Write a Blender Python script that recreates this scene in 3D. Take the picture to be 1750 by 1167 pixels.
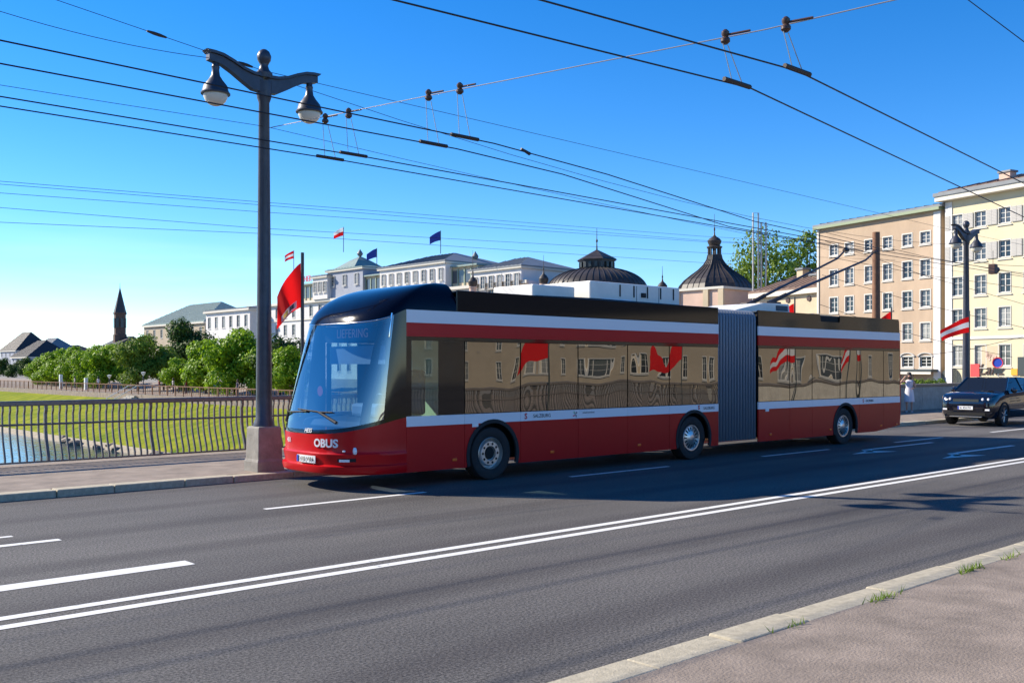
import bpy, bmesh, math, random
from mathutils import Vector, Matrix
R = math.radians
# ------------------------------------------------------------------ camera, world, sun, exposure
scene = bpy.context.scene
for o in list(bpy.data.objects): bpy.data.objects.remove(o)
COL = scene.collection
CAMH = 2.05
TH = R(47.8)
FWD = Vector((math.cos(TH), math.sin(TH), 0)); RGT = Vector((math.sin(TH), -math.cos(TH), 0)); UP = Vector((0, 0, 1))
CAMP = Vector((0, 0, CAMH))
FPX, CX, HZ = 1698.0, 875.0, 627.0          # focal length in photo pixels, centre column, horizon row
cam = bpy.data.cameras.new('camera'); camo = bpy.data.objects.new('camera', cam); COL.objects.link(camo)
cam.sensor_width = 36; cam.lens = FPX / 1750 * 36; cam.shift_y = (HZ - 583.5) / 1750
cam.clip_start = 0.1; cam.clip_end = 6000
camo.location = CAMP; camo.rotation_euler = (R(90), 0, TH - R(90))
scene.camera = camo

SUN_EL, SUN_AZ = R(32), R(-30)               # azimuth measured from +Y towards +X
w = bpy.data.worlds.new('World'); scene.world = w; w.use_nodes = True
nt = w.node_tree; nt.nodes.clear()
wo = nt.nodes.new('ShaderNodeOutputWorld'); bg = nt.nodes.new('ShaderNodeBackground')
sky = nt.nodes.new('ShaderNodeTexSky'); sky.sky_type = 'NISHITA'; sky.sun_disc = False
sky.sun_elevation = SUN_EL; sky.sun_rotation = SUN_AZ; sky.altitude = 2200; sky.air_density = 1.0; sky.dust_density = 0.0; sky.ozone_density = 3.0
hs = nt.nodes.new('ShaderNodeHueSaturation'); hs.inputs['Saturation'].default_value = 1.36; hs.inputs['Hue'].default_value = 0.506
nt.links.new(sky.outputs[0], hs.inputs['Color'])
# thin streaks of cloud low over the whole horizon
tcw = nt.nodes.new('ShaderNodeTexCoord'); mpw = nt.nodes.new('ShaderNodeMapping'); mpw.inputs['Scale'].default_value = (1.6, 1.6, 16); nt.links.new(tcw.outputs['Generated'], mpw.inputs[0])
nzw = nt.nodes.new('ShaderNodeTexNoise'); nzw.inputs['Scale'].default_value = 1.7; nzw.inputs['Detail'].default_value = 6; nt.links.new(mpw.outputs[0], nzw.inputs['Vector'])
crw = nt.nodes.new('ShaderNodeValToRGB'); crw.color_ramp.elements[0].position = 0.48; crw.color_ramp.elements[1].position = 0.75; nt.links.new(nzw.outputs[0], crw.inputs[0])
sxw = nt.nodes.new('ShaderNodeSeparateXYZ'); nt.links.new(tcw.outputs['Generated'], sxw.inputs[0])
bandw = nt.nodes.new('ShaderNodeValToRGB'); e = bandw.color_ramp.elements; e[0].position = 0.0; e[0].color = (0.32, 0.32, 0.32, 1); e[1].position = 0.16; e[1].color = (0, 0, 0, 1); nt.links.new(sxw.outputs['Z'], bandw.inputs[0])
mlw = nt.nodes.new('ShaderNodeMath'); mlw.operation = 'MULTIPLY'; nt.links.new(crw.outputs[0], mlw.inputs[0]); nt.links.new(bandw.outputs[0], mlw.inputs[1])
mxw = nt.nodes.new('ShaderNodeMixRGB'); nt.links.new(mlw.outputs[0], mxw.inputs[0]); nt.links.new(hs.outputs[0], mxw.inputs[1]); mxw.inputs[2].default_value = (6.5, 6.6, 6.8, 1)
nt.links.new(mxw.outputs[0], bg.inputs['Color'])
bg.inputs['Strength'].default_value = 0.132
nt.links.new(bg.outputs[0], wo.inputs['Surface'])
sl = bpy.data.lights.new('sun', 'SUN'); sl.energy = 5.0; sl.angle = R(0.53); sl.color = (1.0, 0.90, 0.74)
so = bpy.data.objects.new('sun', sl); COL.objects.link(so)
sv = Vector((math.sin(SUN_AZ) * math.cos(SUN_EL), math.cos(SUN_AZ) * math.cos(SUN_EL), math.sin(SUN_EL)))
so.rotation_euler = (-sv).to_track_quat('-Z', 'Y').to_euler(); so.location = sv * 60
vs = scene.view_settings; vs.view_transform = 'Standard'; vs.look = 'None'; vs.exposure = 0.78; vs.gamma = 1; vs.use_curve_mapping = False

# ------------------------------------------------------------------ helpers
def ray(x, y): return FWD + RGT * ((x - CX) / FPX) + UP * ((HZ - y) / FPX)
def at(x, y, X=None, Y=None, Z=None, D=None):
    d = ray(x, y)
    if X is not None: t = X / d.x
    elif Y is not None: t = Y / d.y
    elif Z is not None: t = (Z - CAMH) / d.z
    else: t = D
    return CAMP + d * t

def tag(o, label=None, cat=None, group=None, kind=None):
    if label: o['label'] = label
    if cat: o['category'] = cat
    if group: o['group'] = group
    if kind: o['kind'] = kind
    return o
def empty(name, loc=(0, 0, 0), rz=0, label=None, cat=None, group=None):
    o = bpy.data.objects.new(name, None); COL.objects.link(o); o.location = loc; o.rotation_euler = (0, 0, rz)
    o.empty_display_size = 0.2
    return tag(o, label, cat, group)
def link(name, me, parent=None, loc=None, rot=None):
    o = bpy.data.objects.new(name, me); COL.objects.link(o)
    if parent: o.parent = parent
    if loc is not None: o.location = loc
    if rot is not None: o.rotation_euler = rot
    return o

class MB:
    def __init__(s): s.v = []; s.f = []; s.m = []
    def add(s, vs, fs, m=0):
        n = len(s.v); s.v += [tuple(p) for p in vs]
        for f in fs: s.f.append(tuple(i + n for i in f)); s.m.append(m)
        return s
    def box(s, x0, x1, y0, y1, z0, z1, m=0):
        return s.add([(x0,y0,z0),(x1,y0,z0),(x1,y1,z0),(x0,y1,z0),(x0,y0,z1),(x1,y0,z1),(x1,y1,z1),(x0,y1,z1)],
              [(3,2,1,0),(4,5,6,7),(0,1,5,4),(1,2,6,5),(2,3,7,6),(3,0,4,7)], m)
    def tube(s, pts, rad, n=8, m=0, cap=True):
        pts = [Vector(p) for p in pts]
        if not hasattr(rad, '__len__'): rad = [rad] * len(pts)
        base = len(s.v); ref = None
        for i, p in enumerate(pts):
            d = (pts[min(i+1, len(pts)-1)] - pts[max(i-1, 0)]).normalized()
            if ref is None: ref = Vector((0, 0, 1)) if abs(d.z) < 0.9 else Vector((1, 0, 0))
            a = d.cross(ref)
            if a.length < 1e-4: a = d.cross(Vector((0.3, 1, 0.2)))
            a.normalize(); b = d.cross(a).normalized(); ref = -d.cross(a).cross(d) if False else ref
            for k in range(n):
                t = 2 * math.pi * k / n
                s.v.append(tuple(p + (a * math.cos(t) + b * math.sin(t)) * rad[i]))
        for i in range(len(pts) - 1):
            for k in range(n):
                q = (k + 1) % n
                s.f.append((base+i*n+k, base+i*n+q, base+(i+1)*n+q, base+(i+1)*n+k)); s.m.append(m)
        if cap:
            s.f.append(tuple(base + k for k in reversed(range(n)))); s.m.append(m)
            e = base + (len(pts)-1)*n; s.f.append(tuple(e + k for k in range(n))); s.m.append(m)
        return s
    def lathe(s, prof, n=16, c=(0, 0, 0), axis='z', m=0, rot=0, caps=True):
        base = len(s.v); c = Vector(c)
        for r, h in prof:
            for k in range(n):
                t = 2 * math.pi * k / n + rot; a, b = r * math.cos(t), r * math.sin(t)
                p = {'z': (a, b, h), 'y': (a, h, -b), 'x': (h, a, b)}[axis]
                s.v.append(tuple(c + Vector(p)))
        for i in range(len(prof) - 1):
            for k in range(n):
                q = (k + 1) % n
                s.f.append((base+i*n+k, base+i*n+q, base+(i+1)*n+q, base+(i+1)*n+k)); s.m.append(m)
        if caps:
            s.f.append(tuple(base + k for k in reversed(range(n)))); s.m.append(m)
            e = base + (len(prof)-1)*n; s.f.append(tuple(e + k for k in range(n))); s.m.append(m)
        return s
    def prism(s, poly, y0, y1, plane='xz', m=0):
        n = len(poly)
        def P(p, d): return {'xz': (p[0], d, p[1]), 'xy': (p[0], p[1], d), 'yz': (d, p[0], p[1])}[plane]
        return s.add([P(p, y0) for p in poly] + [P(p, y1) for p in poly],
                     [tuple(range(n)), tuple(reversed(range(n, 2*n)))] + [(i, i+n, (i+1) % n + n, (i+1) % n) for i in range(n)], m)
    def grid(s, fn, nu, nv, m=0):
        base = len(s.v)
        for j in range(nv + 1):
            for i in range(nu + 1): s.v.append(tuple(fn(i / nu, j / nv)))
        for j in range(nv):
            for i in range(nu):
                a = base + j * (nu + 1) + i; s.f.append((a, a+1, a+nu+2, a+nu+1)); s.m.append(m)
        return s
    def mesh(s, name, mats, smooth=False):
        me = bpy.data.meshes.new(name); me.from_pydata(s.v, [], s.f)
        if not isinstance(mats, (list, tuple)): mats = [mats]
        for m in mats: me.materials.append(m)
        if len(mats) > 1: me.polygons.foreach_set('material_index', s.m)
        bm = bmesh.new(); bm.from_mesh(me); bmesh.ops.recalc_face_normals(bm, faces=bm.faces); bm.to_mesh(me); bm.free()
        if smooth:
            me.polygons.foreach_set('use_smooth', [True] * len(me.polygons))
            if smooth != 'all': me.set_sharp_from_angle(angle=R(38))
        me.update(); return me
    def build(s, name, mats, parent=None, smooth=False, bevel=0, loc=None, rot=None):
        o = link(name, s.mesh(name, mats, smooth), parent, loc, rot)
        if bevel:
            b = o.modifiers.new('bevel', 'BEVEL'); b.width = bevel; b.segments = 2; b.limit_method = 'ANGLE'
        return o

def copy_tree(o, parent=None):
    c = o.copy(); COL.objects.link(c); c.parent = parent
    for ch in list(o.children): copy_tree(ch, c)
    return c

# ------------------------------------------------------------------ materials
def mat(name, col, rough=0.6, metal=0.0, var=0.0, scale=8.0, bump=0.0, bscale=40.0, coat=0.0, spec=0.5, stretch=None, coord='Object', col2=None, emit=0):
    m = bpy.data.materials.new(name); m.use_nodes = True; n = m.node_tree.nodes; l = m.node_tree.links
    p = n['Principled BSDF']; p.inputs['Base Color'].default_value = (*col, 1); p.inputs['Roughness'].default_value = rough
    p.inputs['Metallic'].default_value = metal; p.inputs['Specular IOR Level'].default_value = spec
    if coat: p.inputs['Coat Weight'].default_value = coat; p.inputs['Coat Roughness'].default_value = 0.03
    if emit: p.inputs['Emission Color'].default_value = (*col, 1); p.inputs['Emission Strength'].default_value = emit
    if var or bump:
        tc = n.new('ShaderNodeTexCoord'); mp = n.new('ShaderNodeMapping'); l.new(tc.outputs[coord], mp.inputs[0])
        if stretch: mp.inputs['Scale'].default_value = stretch
    if var:
        nz = n.new('ShaderNodeTexNoise'); nz.inputs['Scale'].default_value = scale; nz.inputs['Detail'].default_value = 6; nz.inputs['Roughness'].default_value = 0.65
        l.new(mp.outputs[0], nz.inputs['Vector'])
        cr = n.new('ShaderNodeValToRGB'); cr.color_ramp.elements[0].position = 0.3; cr.color_ramp.elements[1].position = 0.7
        c2 = col2 or tuple(min(1, c * (1 + var)) for c in col); c1 = tuple(c * (1 - var) for c in col) if not col2 else col
        cr.color_ramp.elements[0].color = (*c1, 1); cr.color_ramp.elements[1].color = (*c2, 1)
        l.new(nz.outputs[0], cr.inputs[0]); l.new(cr.outputs[0], p.inputs['Base Color'])
    if bump:
        nb = n.new('ShaderNodeTexNoise'); nb.inputs['Scale'].default_value = bscale; nb.inputs['Detail'].default_value = 5
        l.new(mp.outputs[0], nb.inputs['Vector'])
        bp = n.new('ShaderNodeBump'); bp.inputs['Strength'].default_value = bump; bp.inputs['Distance'].default_value = 0.02
        l.new(nb.outputs[0], bp.inputs['Height']); l.new(bp.outputs[0], p.inputs['Normal'])
    return m

def asphalt():
    m = bpy.data.materials.new('asphalt'); m.use_nodes = True; n = m.node_tree.nodes; l = m.node_tree.links; p = n['Principled BSDF']
    tc = n.new('ShaderNodeTexCoord')
    def noise(scale, detail, sc=(1, 1, 1), rough=0.6):
        mp = n.new('ShaderNodeMapping'); mp.inputs['Scale'].default_value = sc; l.new(tc.outputs['Object'], mp.inputs[0])
        z = n.new('ShaderNodeTexNoise'); z.inputs['Scale'].default_value = scale; z.inputs['Detail'].default_value = detail; z.inputs['Roughness'].default_value = rough
        l.new(mp.outputs[0], z.inputs['Vector']); return z
    def ramp(src, p0, c0, p1, c1):
        r = n.new('ShaderNodeValToRGB'); e = r.color_ramp.elements; e[0].position = p0; e[1].position = p1; e[0].color = (*c0, 1); e[1].color = (*c1, 1)
        l.new(src, r.inputs[0]); return r
    def mix(kind, f, a, b):
        x = n.new('ShaderNodeMixRGB'); x.blend_type = kind; x.inputs[0].default_value = f; l.new(a, x.inputs[1]); l.new(b, x.inputs[2]); return x
    big = ramp(noise(0.5, 5, (0.35, 1, 1)).outputs[0], 0.3, (0.078, 0.075, 0.075), 0.7, (0.135, 0.129, 0.124))
    grit = ramp(noise(42, 4, rough=0.85).outputs[0], 0.40, (0.30, 0.30, 0.31), 0.62, (1.85, 1.8, 1.72))
    # worn wheel tracks: bands that run along the road
    sx = n.new('ShaderNodeSeparateXYZ'); wob = noise(0.25, 2, (0.3, 0.3, 1))
    l.new(tc.outputs['Object'], sx.inputs[0])
    ad = n.new('ShaderNodeMath'); ad.operation = 'MULTIPLY_ADD'; l.new(wob.outputs[0], ad.inputs[0]); ad.inputs[1].default_value = 0.6; l.new(sx.outputs['Y'], ad.inputs[2])
    wv = n.new('ShaderNodeMath'); wv.operation = 'SINE'; ms = n.new('ShaderNodeMath'); ms.operation = 'MULTIPLY'; ms.inputs[1].default_value = 3.55
    l.new(ad.outputs[0], ms.inputs[0]); l.new(ms.outputs[0], wv.inputs[0])
    tr = ramp(wv.outputs[0], 0.35, (1, 1, 1), 1.0, (0.74, 0.73, 0.75))
    a = mix('MULTIPLY', 1, big.outputs[0], grit.outputs[0]); b = mix('MULTIPLY', 1, a.outputs[0], tr.outputs[0])
    l.new(b.outputs[0], p.inputs['Base Color']); p.inputs['Roughness'].default_value = 0.82; p.inputs['Specular IOR Level'].default_value = 0.3
    bp = n.new('ShaderNodeBump'); bp.inputs['Strength'].default_value = 0.8; bp.inputs['Distance'].default_value = 0.012
    l.new(noise(40, 5, rough=0.8).outputs[0], bp.inputs['Height']); l.new(bp.outputs[0], p.inputs['Normal'])
    return m

def leafmat(name, c1, c2):
    m = bpy.data.materials.new(name); m.use_nodes = True; n = m.node_tree.nodes; l = m.node_tree.links; p = n['Principled BSDF']
    g = n.new('ShaderNodeNewGeometry'); r = n.new('ShaderNodeValToRGB')
    r.color_ramp.elements[0].color = (*c1, 1); r.color_ramp.elements[1].color = (*c2, 1)
    l.new(g.outputs['Random Per Island'], r.inputs[0]); l.new(r.outputs[0], p.inputs['Base Color'])
    p.inputs['Roughness'].default_value = 0.55; p.inputs['Specular IOR Level'].default_value = 0.3
    t = n.new('ShaderNodeBsdfTranslucent'); mx = n.new('ShaderNodeMixShader'); mx.inputs[0].default_value = 0.4
    l.new(r.outputs[0], t.inputs['Color']); l.new(p.outputs[0], mx.inputs[1]); l.new(t.outputs[0], mx.inputs[2])
    l.new(mx.outputs[0], n['Material Output'].inputs['Surface'])
    return m

def busglass():     # dark coated side glass, slightly wavy
    m = bpy.data.materials.new('side_glass'); m.use_nodes = True; n = m.node_tree.nodes; l = m.node_tree.links; p = n['Principled BSDF']
    p.inputs['Base Color'].default_value = (0.012, 0.010, 0.008, 1); p.inputs['Roughness'].default_value = 0.0; p.inputs['IOR'].default_value = 2.6
    p.inputs['Specular Tint'].default_value = (1.0, 0.93, 0.82, 1)
    tc = n.new('ShaderNodeTexCoord'); mp = n.new('ShaderNodeMapping'); mp.inputs['Scale'].default_value = (1, 1, 0.45); l.new(tc.outputs['Object'], mp.inputs[0])
    nz = n.new('ShaderNodeTexNoise'); nz.inputs['Scale'].default_value = 1.0; nz.inputs['Detail'].default_value = 0.5; l.new(mp.outputs[0], nz.inputs['Vector'])
    bp = n.new('ShaderNodeBump'); bp.inputs['Strength'].default_value = 0.24; bp.inputs['Distance'].default_value = 0.06
    l.new(nz.outputs[0], bp.inputs['Height']); l.new(bp.outputs[0], p.inputs['Normal']); return m

def clearglass(name, tint, fac):
    m = bpy.data.materials.new(name); m.use_nodes = True; n = m.node_tree.nodes; l = m.node_tree.links
    n.remove(n['Principled BSDF'])
    t = n.new('ShaderNodeBsdfTransparent'); t.inputs[0].default_value = (*tint, 1)
    g = n.new('ShaderNodeBsdfGlossy'); g.inputs['Roughness'].default_value = 0.01; g.inputs['Color'].default_value = (0.95, 0.97, 1, 1)
    fr = n.new('ShaderNodeFresnel'); gm = n.new('ShaderNodeNewGeometry'); mr = n.new('ShaderNodeMapRange'); mr.inputs['To Min'].default_value = fac; mr.inputs['To Max'].default_value = 1 / fac
    l.new(gm.outputs['Backfacing'], mr.inputs['Value']); l.new(mr.outputs[0], fr.inputs['IOR'])
    mx = n.new('ShaderNodeMixShader'); l.new(fr.outputs[0], mx.inputs[0]); l.new(t.outputs[0], mx.inputs[1]); l.new(g.outputs[0], mx.inputs[2])
    l.new(mx.outputs[0], n['Material Output'].inputs['Surface']); return m

def watermat():
    m = mat('water', (0.03, 0.06, 0.065), rough=0.06, bump=0.0); n = m.node_tree.nodes; l = m.node_tree.links; p = n['Principled BSDF']
    tc = n.new('ShaderNodeTexCoord'); mp = n.new('ShaderNodeMapping'); mp.inputs['Scale'].default_value = (1, 0.5, 1); l.new(tc.outputs['Object'], mp.inputs[0])
    nz = n.new('ShaderNodeTexNoise'); nz.inputs['Scale'].default_value = 1.6; nz.inputs['Detail'].default_value = 4; l.new(mp.outputs[0], nz.inputs['Vector'])
    bp = n.new('ShaderNodeBump'); bp.inputs['Strength'].default_value = 0.35; bp.inputs['Distance'].default_value = 0.12
    l.new(nz.outputs[0], bp.inputs['Height']); l.new(bp.outputs[0], p.inputs['Normal']); return m

def clothmat(name, col):
    m = mat(name, col, 0.85); n = m.node_tree.nodes; l = m.node_tree.links; t = n.new('ShaderNodeBsdfTranslucent'); t.inputs['Color'].default_value = (*col, 1)
    mx = n.new('ShaderNodeMixShader'); mx.inputs[0].default_value = 0.5; l.new(n['Principled BSDF'].outputs[0], mx.inputs[1]); l.new(t.outputs[0], mx.inputs[2]); l.new(mx.outputs[0], n['Material Output'].inputs['Surface']); return m
M = dict(
 asphalt=asphalt(), water=watermat(),
 pave=mat('pavement_asphalt', (0.25, 0.20, 0.16), 0.9, var=0.3, scale=2.2, bump=0.5, bscale=45),
 kerb=mat('granite', (0.42, 0.37, 0.27), 0.85, var=0.22, scale=14, bump=0.3, bscale=60),
 paint=mat('road_paint', (0.78, 0.77, 0.74), 0.65, var=0.14, scale=9, bump=0.2, bscale=80),
 concrete=mat('concrete', (0.36, 0.34, 0.30), 0.9, var=0.18, scale=3, bump=0.25, bscale=30),
 grass=mat('bank_grass', (0.09, 0.15, 0.008), 0.9, scale=0.35, stretch=(1, 2.2, 1), var=0.3, col2=(0.31, 0.31, 0.025), bump=0.9, bscale=5, spec=0.05),
 ground=mat('town_ground', (0.24, 0.22, 0.19), 0.9, var=0.15, scale=0.4),
 gravel=mat('bank_gravel', (0.33, 0.28, 0.20), 0.95, var=0.3, scale=3, bump=0.5, bscale=12),
 rail=mat('railing_iron', (0.17, 0.15, 0.135), 0.42, metal=0.3, var=0.2, scale=6),
 post=mat('lamp_iron', (0.055, 0.058, 0.075), 0.4, metal=0.3, var=0.22, scale=5, bump=0.08, bscale=50),
 rust=mat('rusty_steel', (0.20, 0.095, 0.05), 0.75, var=0.3, scale=6, bump=0.2),
 pedestal=mat('pedestal_stone', (0.25, 0.235, 0.21), 0.9, var=0.25, scale=4, bump=0.3, bscale=30), globe=mat('opal_glass', (0.72, 0.66, 0.56), 0.25),
 wire=mat('wire_copper', (0.018, 0.018, 0.022), 0.5), steelwire=mat('steel_wire', (0.45, 0.43, 0.40), 0.4, metal=0.6),
 fitting=mat('wire_fitting', (0.05, 0.035, 0.03), 0.6), brownfit=mat('brown_insulator', (0.07, 0.035, 0.025), 0.4),
 red=mat('bus_red', (0.50, 0.004, 0.008), 0.28, spec=0.25, var=0.05, scale=1.0), white=mat('bus_white', (0.74, 0.76, 0.80), 0.3, coat=0.2),
 black=mat('bus_black', (0.008, 0.008, 0.009), 0.06, spec=0.45), navy=mat('bus_navy', (0.003, 0.004, 0.012), 0.12, spec=0.18),
 rubber=mat('rubber', (0.018, 0.018, 0.019), 0.8, var=0.2, scale=12), bellow=mat('bellows_rubber', (0.20, 0.23, 0.28), 0.35, spec=0.5),
 dark=mat('underbody', (0.012, 0.012, 0.012), 0.9), alloy=mat('alloy', (0.62, 0.60, 0.57), 0.32, metal=0.85), chrome=mat('chrome', (0.8, 0.8, 0.8), 0.12, metal=1),
 sglass=busglass(), wglass=clearglass('windscreen_glass', (0.40, 0.56, 0.74), 3.1), cglass=clearglass('cab_glass', (0.82, 0.94, 0.86), 1.7),
 carglass=mat('car_glass', (0.010, 0.012, 0.016), 0.02), lightint=mat('cab_lining', (0.42, 0.46, 0.46), 0.7), greyint=mat('cab_grey', (0.07, 0.085, 0.10), 0.7), boxwhite=mat('roof_white', (0.78, 0.75, 0.69), 0.5, var=0.06, scale=3),
 amber=mat('amber_lens', (0.9, 0.16, 0.02), 0.2), lens=mat('lamp_lens', (0.85, 0.86, 0.88), 0.08, coat=1), ltext=mat('display_letters', (0.55, 0.26, 0.20), 0.5, emit=0.12),
 plate=mat('plate_white', (0.82, 0.82, 0.80), 0.4), blue=mat('plate_blue', (0.02, 0.06, 0.45), 0.4), ink=mat('ink', (0.02, 0.02, 0.025), 0.5), inkred=mat('ink_red', (0.6, 0.02, 0.03), 0.5), inkgreen=mat('ink_green', (0.05, 0.35, 0.10), 0.5),
 flagred=clothmat('flag_red', (0.80, 0.010, 0.010)), flagwhite=clothmat('flag_white', (0.8, 0.79, 0.77)), flagblue=mat('flag_blue', (0.03, 0.05, 0.30), 0.8), gold=mat('flag_gold', (0.65, 0.40, 0.05), 0.7),
 pane_curtain=mat('curtained_pane', (0.26, 0.26, 0.25), 0.08, var=0.3, scale=4, stretch=(3, 1, 0.3)), pane_dark=mat('dark_pane', (0.02, 0.025, 0.03), 0.05, spec=0.6), pane=mat('window_pane', (0.075, 0.085, 0.095), 0.06, spec=0.6), frame=mat('window_frame', (0.58, 0.56, 0.52), 0.6), shutter=mat('shutter', (0.45, 0.43, 0.40), 0.7),
 orange=mat('orange_plaster', (0.45, 0.335, 0.235), 0.9, var=0.16, scale=0.35, stretch=(1, 1, 0.5), bump=0.1, bscale=8), yellow=mat('yellow_plaster', (0.60, 0.53, 0.36), 0.9, var=0.06, scale=0.5), cream=mat('cream_plaster', (0.54, 0.44, 0.30), 0.9, var=0.1, scale=0.5),
 wht=mat('white_plaster', (0.66, 0.64, 0.62), 0.9, var=0.07, scale=0.4), beige=mat('beige_plaster', (0.40, 0.33, 0.24), 0.9, var=0.12, scale=0.4), pink=mat('pink_plaster', (0.60, 0.42, 0.33), 0.9, var=0.1, scale=0.5), greyp=mat('grey_plaster', (0.32, 0.34, 0.40), 0.9, var=0.1, scale=0.4), brick=mat('brown_masonry', (0.12, 0.068, 0.05), 0.9, var=0.2, scale=1),
 roofgreen=mat('copper_roof', (0.20, 0.27, 0.25), 0.55, var=0.15, scale=1.2), roofgrey=mat('metal_roof', (0.17, 0.185, 0.20), 0.5, var=0.15, scale=1), roofbrown=mat('dome_metal', (0.045, 0.036, 0.032), 0.5, var=0.3, scale=0.8), rooftile=mat('tile_roof', (0.20, 0.13, 0.10), 0.85, var=0.25, scale=2), loggia=mat('green_joinery', (0.23, 0.29, 0.22), 0.6), spire=mat('dark_spire', (0.035, 0.032, 0.036), 0.6), cornice=mat('cornice', (0.62, 0.58, 0.50), 0.8), eave=mat('green_eave', (0.24, 0.29, 0.18), 0.6),
 leafA=leafmat('lime_leaves', (0.09, 0.21, 0.005), (0.34, 0.50, 0.02)), leafB=leafmat('dark_leaves', (0.025, 0.065, 0.012), (0.07, 0.14, 0.02)), leafC=leafmat('pale_leaves', (0.10, 0.18, 0.015), (0.24, 0.34, 0.04)), bark=mat('bark', (0.09, 0.065, 0.045), 0.9, var=0.3, scale=6),
 car=mat('car_black', (0.006, 0.007, 0.014), 0.1, coat=1.0), skin=mat('skin', (0.52, 0.30, 0.21), 0.6), hair=mat('dark_hair', (0.03, 0.018, 0.014), 0.6), cloth=mat('white_cloth', (0.72, 0.70, 0.72), 0.85), cloth2=mat('print_cloth', (0.62, 0.60, 0.66), 0.85, var=0.3, scale=16), dcloth=mat('dark_cloth', (0.05, 0.06, 0.10), 0.85), rcloth=mat('red_cloth', (0.40, 0.05, 0.05), 0.85),
 signred=mat('sign_red', (0.70, 0.05, 0.05), 0.5), signorange=mat('sign_orange', (0.85, 0.36, 0.02), 0.5), signdark=mat('sign_dark', (0.04, 0.05, 0.05), 0.4), signblue=mat('sign_blue', (0.02, 0.06, 0.42), 0.4), rock=mat('rock', (0.17, 0.14, 0.11), 0.9, var=0.3, scale=2, bump=0.5, bscale=5),
)

cr_ = [q for q in M['paint'].node_tree.nodes if q.type == 'VALTORGB'][0].color_ramp.elements     # paint chipped through to the road here and there
cr_[0].position, cr_[1].position = 0.30, 0.40; cr_[0].color = (0.30, 0.295, 0.285, 1); cr_[1].color = (0.76, 0.75, 0.71, 1)
def text_mesh(txt, size, m, extrude=0.003, align='CENTER', shear=0, bold=0):
    cu = bpy.data.curves.new('t', 'FONT'); cu.body = txt; cu.size = size; cu.align_x = align; cu.align_y = 'CENTER'; cu.extrude = extrude; cu.shear = shear; cu.offset = bold
    cu.resolution_u = 3
    o = bpy.data.objects.new('t', cu); COL.objects.link(o)
    bpy.context.view_layer.update()
    me = bpy.data.meshes.new_from_object(o.evaluated_get(bpy.context.evaluated_depsgraph_get()))
    bpy.data.objects.remove(o); me.materials.clear(); me.materials.append(m); return me
MF = Matrix(((0, 0, -1), (-1, 0, 0), (0, 1, 0)))      # text that faces -X (reads right towards -Y)
MS = Matrix(((1, 0, 0), (0, 0, -1), (0, 1, 0)))       # text that faces -Y
def put_text(name, me, parent, loc, mtx):
    me.transform(mtx.to_4x4()); me.transform(Matrix.Translation(loc)); return link(name, me, parent)

# ------------------------------------------------------------------ the setting
KN, KF, RAILY = 4.4, 16.4, 21.0           # near kerb, far kerb, far railing (metres across the road)
PZ = 0.11
def slab(name, x0, x1, y0, y1, z0, z1, m, parent=None, kind='structure'):
    o = MB().box(x0, x1, y0, y1, z0, z1).build(name, m, parent)
    if parent is None: tag(o, kind=kind)
    return o
road = slab('road', -60, 82, KN, KF, -0.9, 0.0, M['asphalt'])
pn = slab('near_pavement', -60, 70, -0.6, KN - 0.3, -0.9, PZ, M['pave'])
pf = slab('far_pavement', -60, 70, KF + 0.3, RAILY + 0.35, -0.9, PZ, M['pave'])
random.seed(4)
def kerb(parent, y0, y1, xa, xb):
    x = xa; meshes = {}
    while x < xb:
        L = random.choice((1.0, 1.2, 1.4, 0.9)); dy = random.uniform(-0.012, 0.012); dz = random.uniform(-0.008, 0.006)
        if L not in meshes:
            meshes[L] = MB().box(0.006, L - 0.006, 0, y1 - y0, -0.4, PZ + 0.004).mesh('kerb_stone', M['kerb'])
        o = link('kerb_stone', meshes[L], parent, (x, y0 + dy, dz)); 
        b = o.modifiers.new('bevel', 'BEVEL'); b.width = 0.018; b.segments = 2
        x += L
kerb(pn, KN - 0.3, KN, -6, 62); kerb(pf, KF, KF + 0.3, -8, 62)

# terrain: one sheet on each bank, water between
def profile_sheet(name, prof, ys, m_of):
    mb = MB(); n = len(prof)
    for y in ys:
        for x, z in prof: mb.v.append((x, y, z))
    for j in range(len(ys) - 1):
        for i in range(n - 1):
            a = j * n + i; mb.f.append((a, a+1, a+n+1, a+n)); mb.m.append(m_of(0.5 * (prof[i][0] + prof[i+1][0])))
    return mb
eastp = [(29, -6.5), (31, -5.15), (32.2, -4.6), (35, -3.7), (38.5, -2.9), (42.5, -2.0), (44, -1.65), (44.01, -1.05), (46, -1.0), (53, -0.9), (57, -0.15), (62, -0.05), (120, -0.05), (400, 0.5), (2500, 1.0)]
mb = profile_sheet('terrain', eastp, [-1500, -200, -60, -25, -1, 22, 40, 70, 100, 160, 260, 500, 2500], lambda x: 1 if x < 32 else (0 if x < 44 else (2 if x < 57 else 3)))
tag(mb.build('ground', [M['grass'], M['gravel'], M['pave'], M['ground']]), kind='structure')
westp = [(-2500, 1), (-60, -0.05), (-44, -0.3), (-30, -5.2), (-28, -6.5)]
tag(profile_sheet('west', westp, [-1500, -25, 25, 2500], lambda x: 0 if x > -44 else 3).build('west_ground', [M['grass'], M['gravel'], M['pave'], M['ground']]), kind='structure')
wt = MB(); wt.add([(-30, -1500, -5), (31.6, -1500, -5), (31.6, 2500, -5), (-30, 2500, -5)], [(0, 1, 2, 3)]); tag(wt.build('river_water', M['water']), kind='structure')
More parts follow.
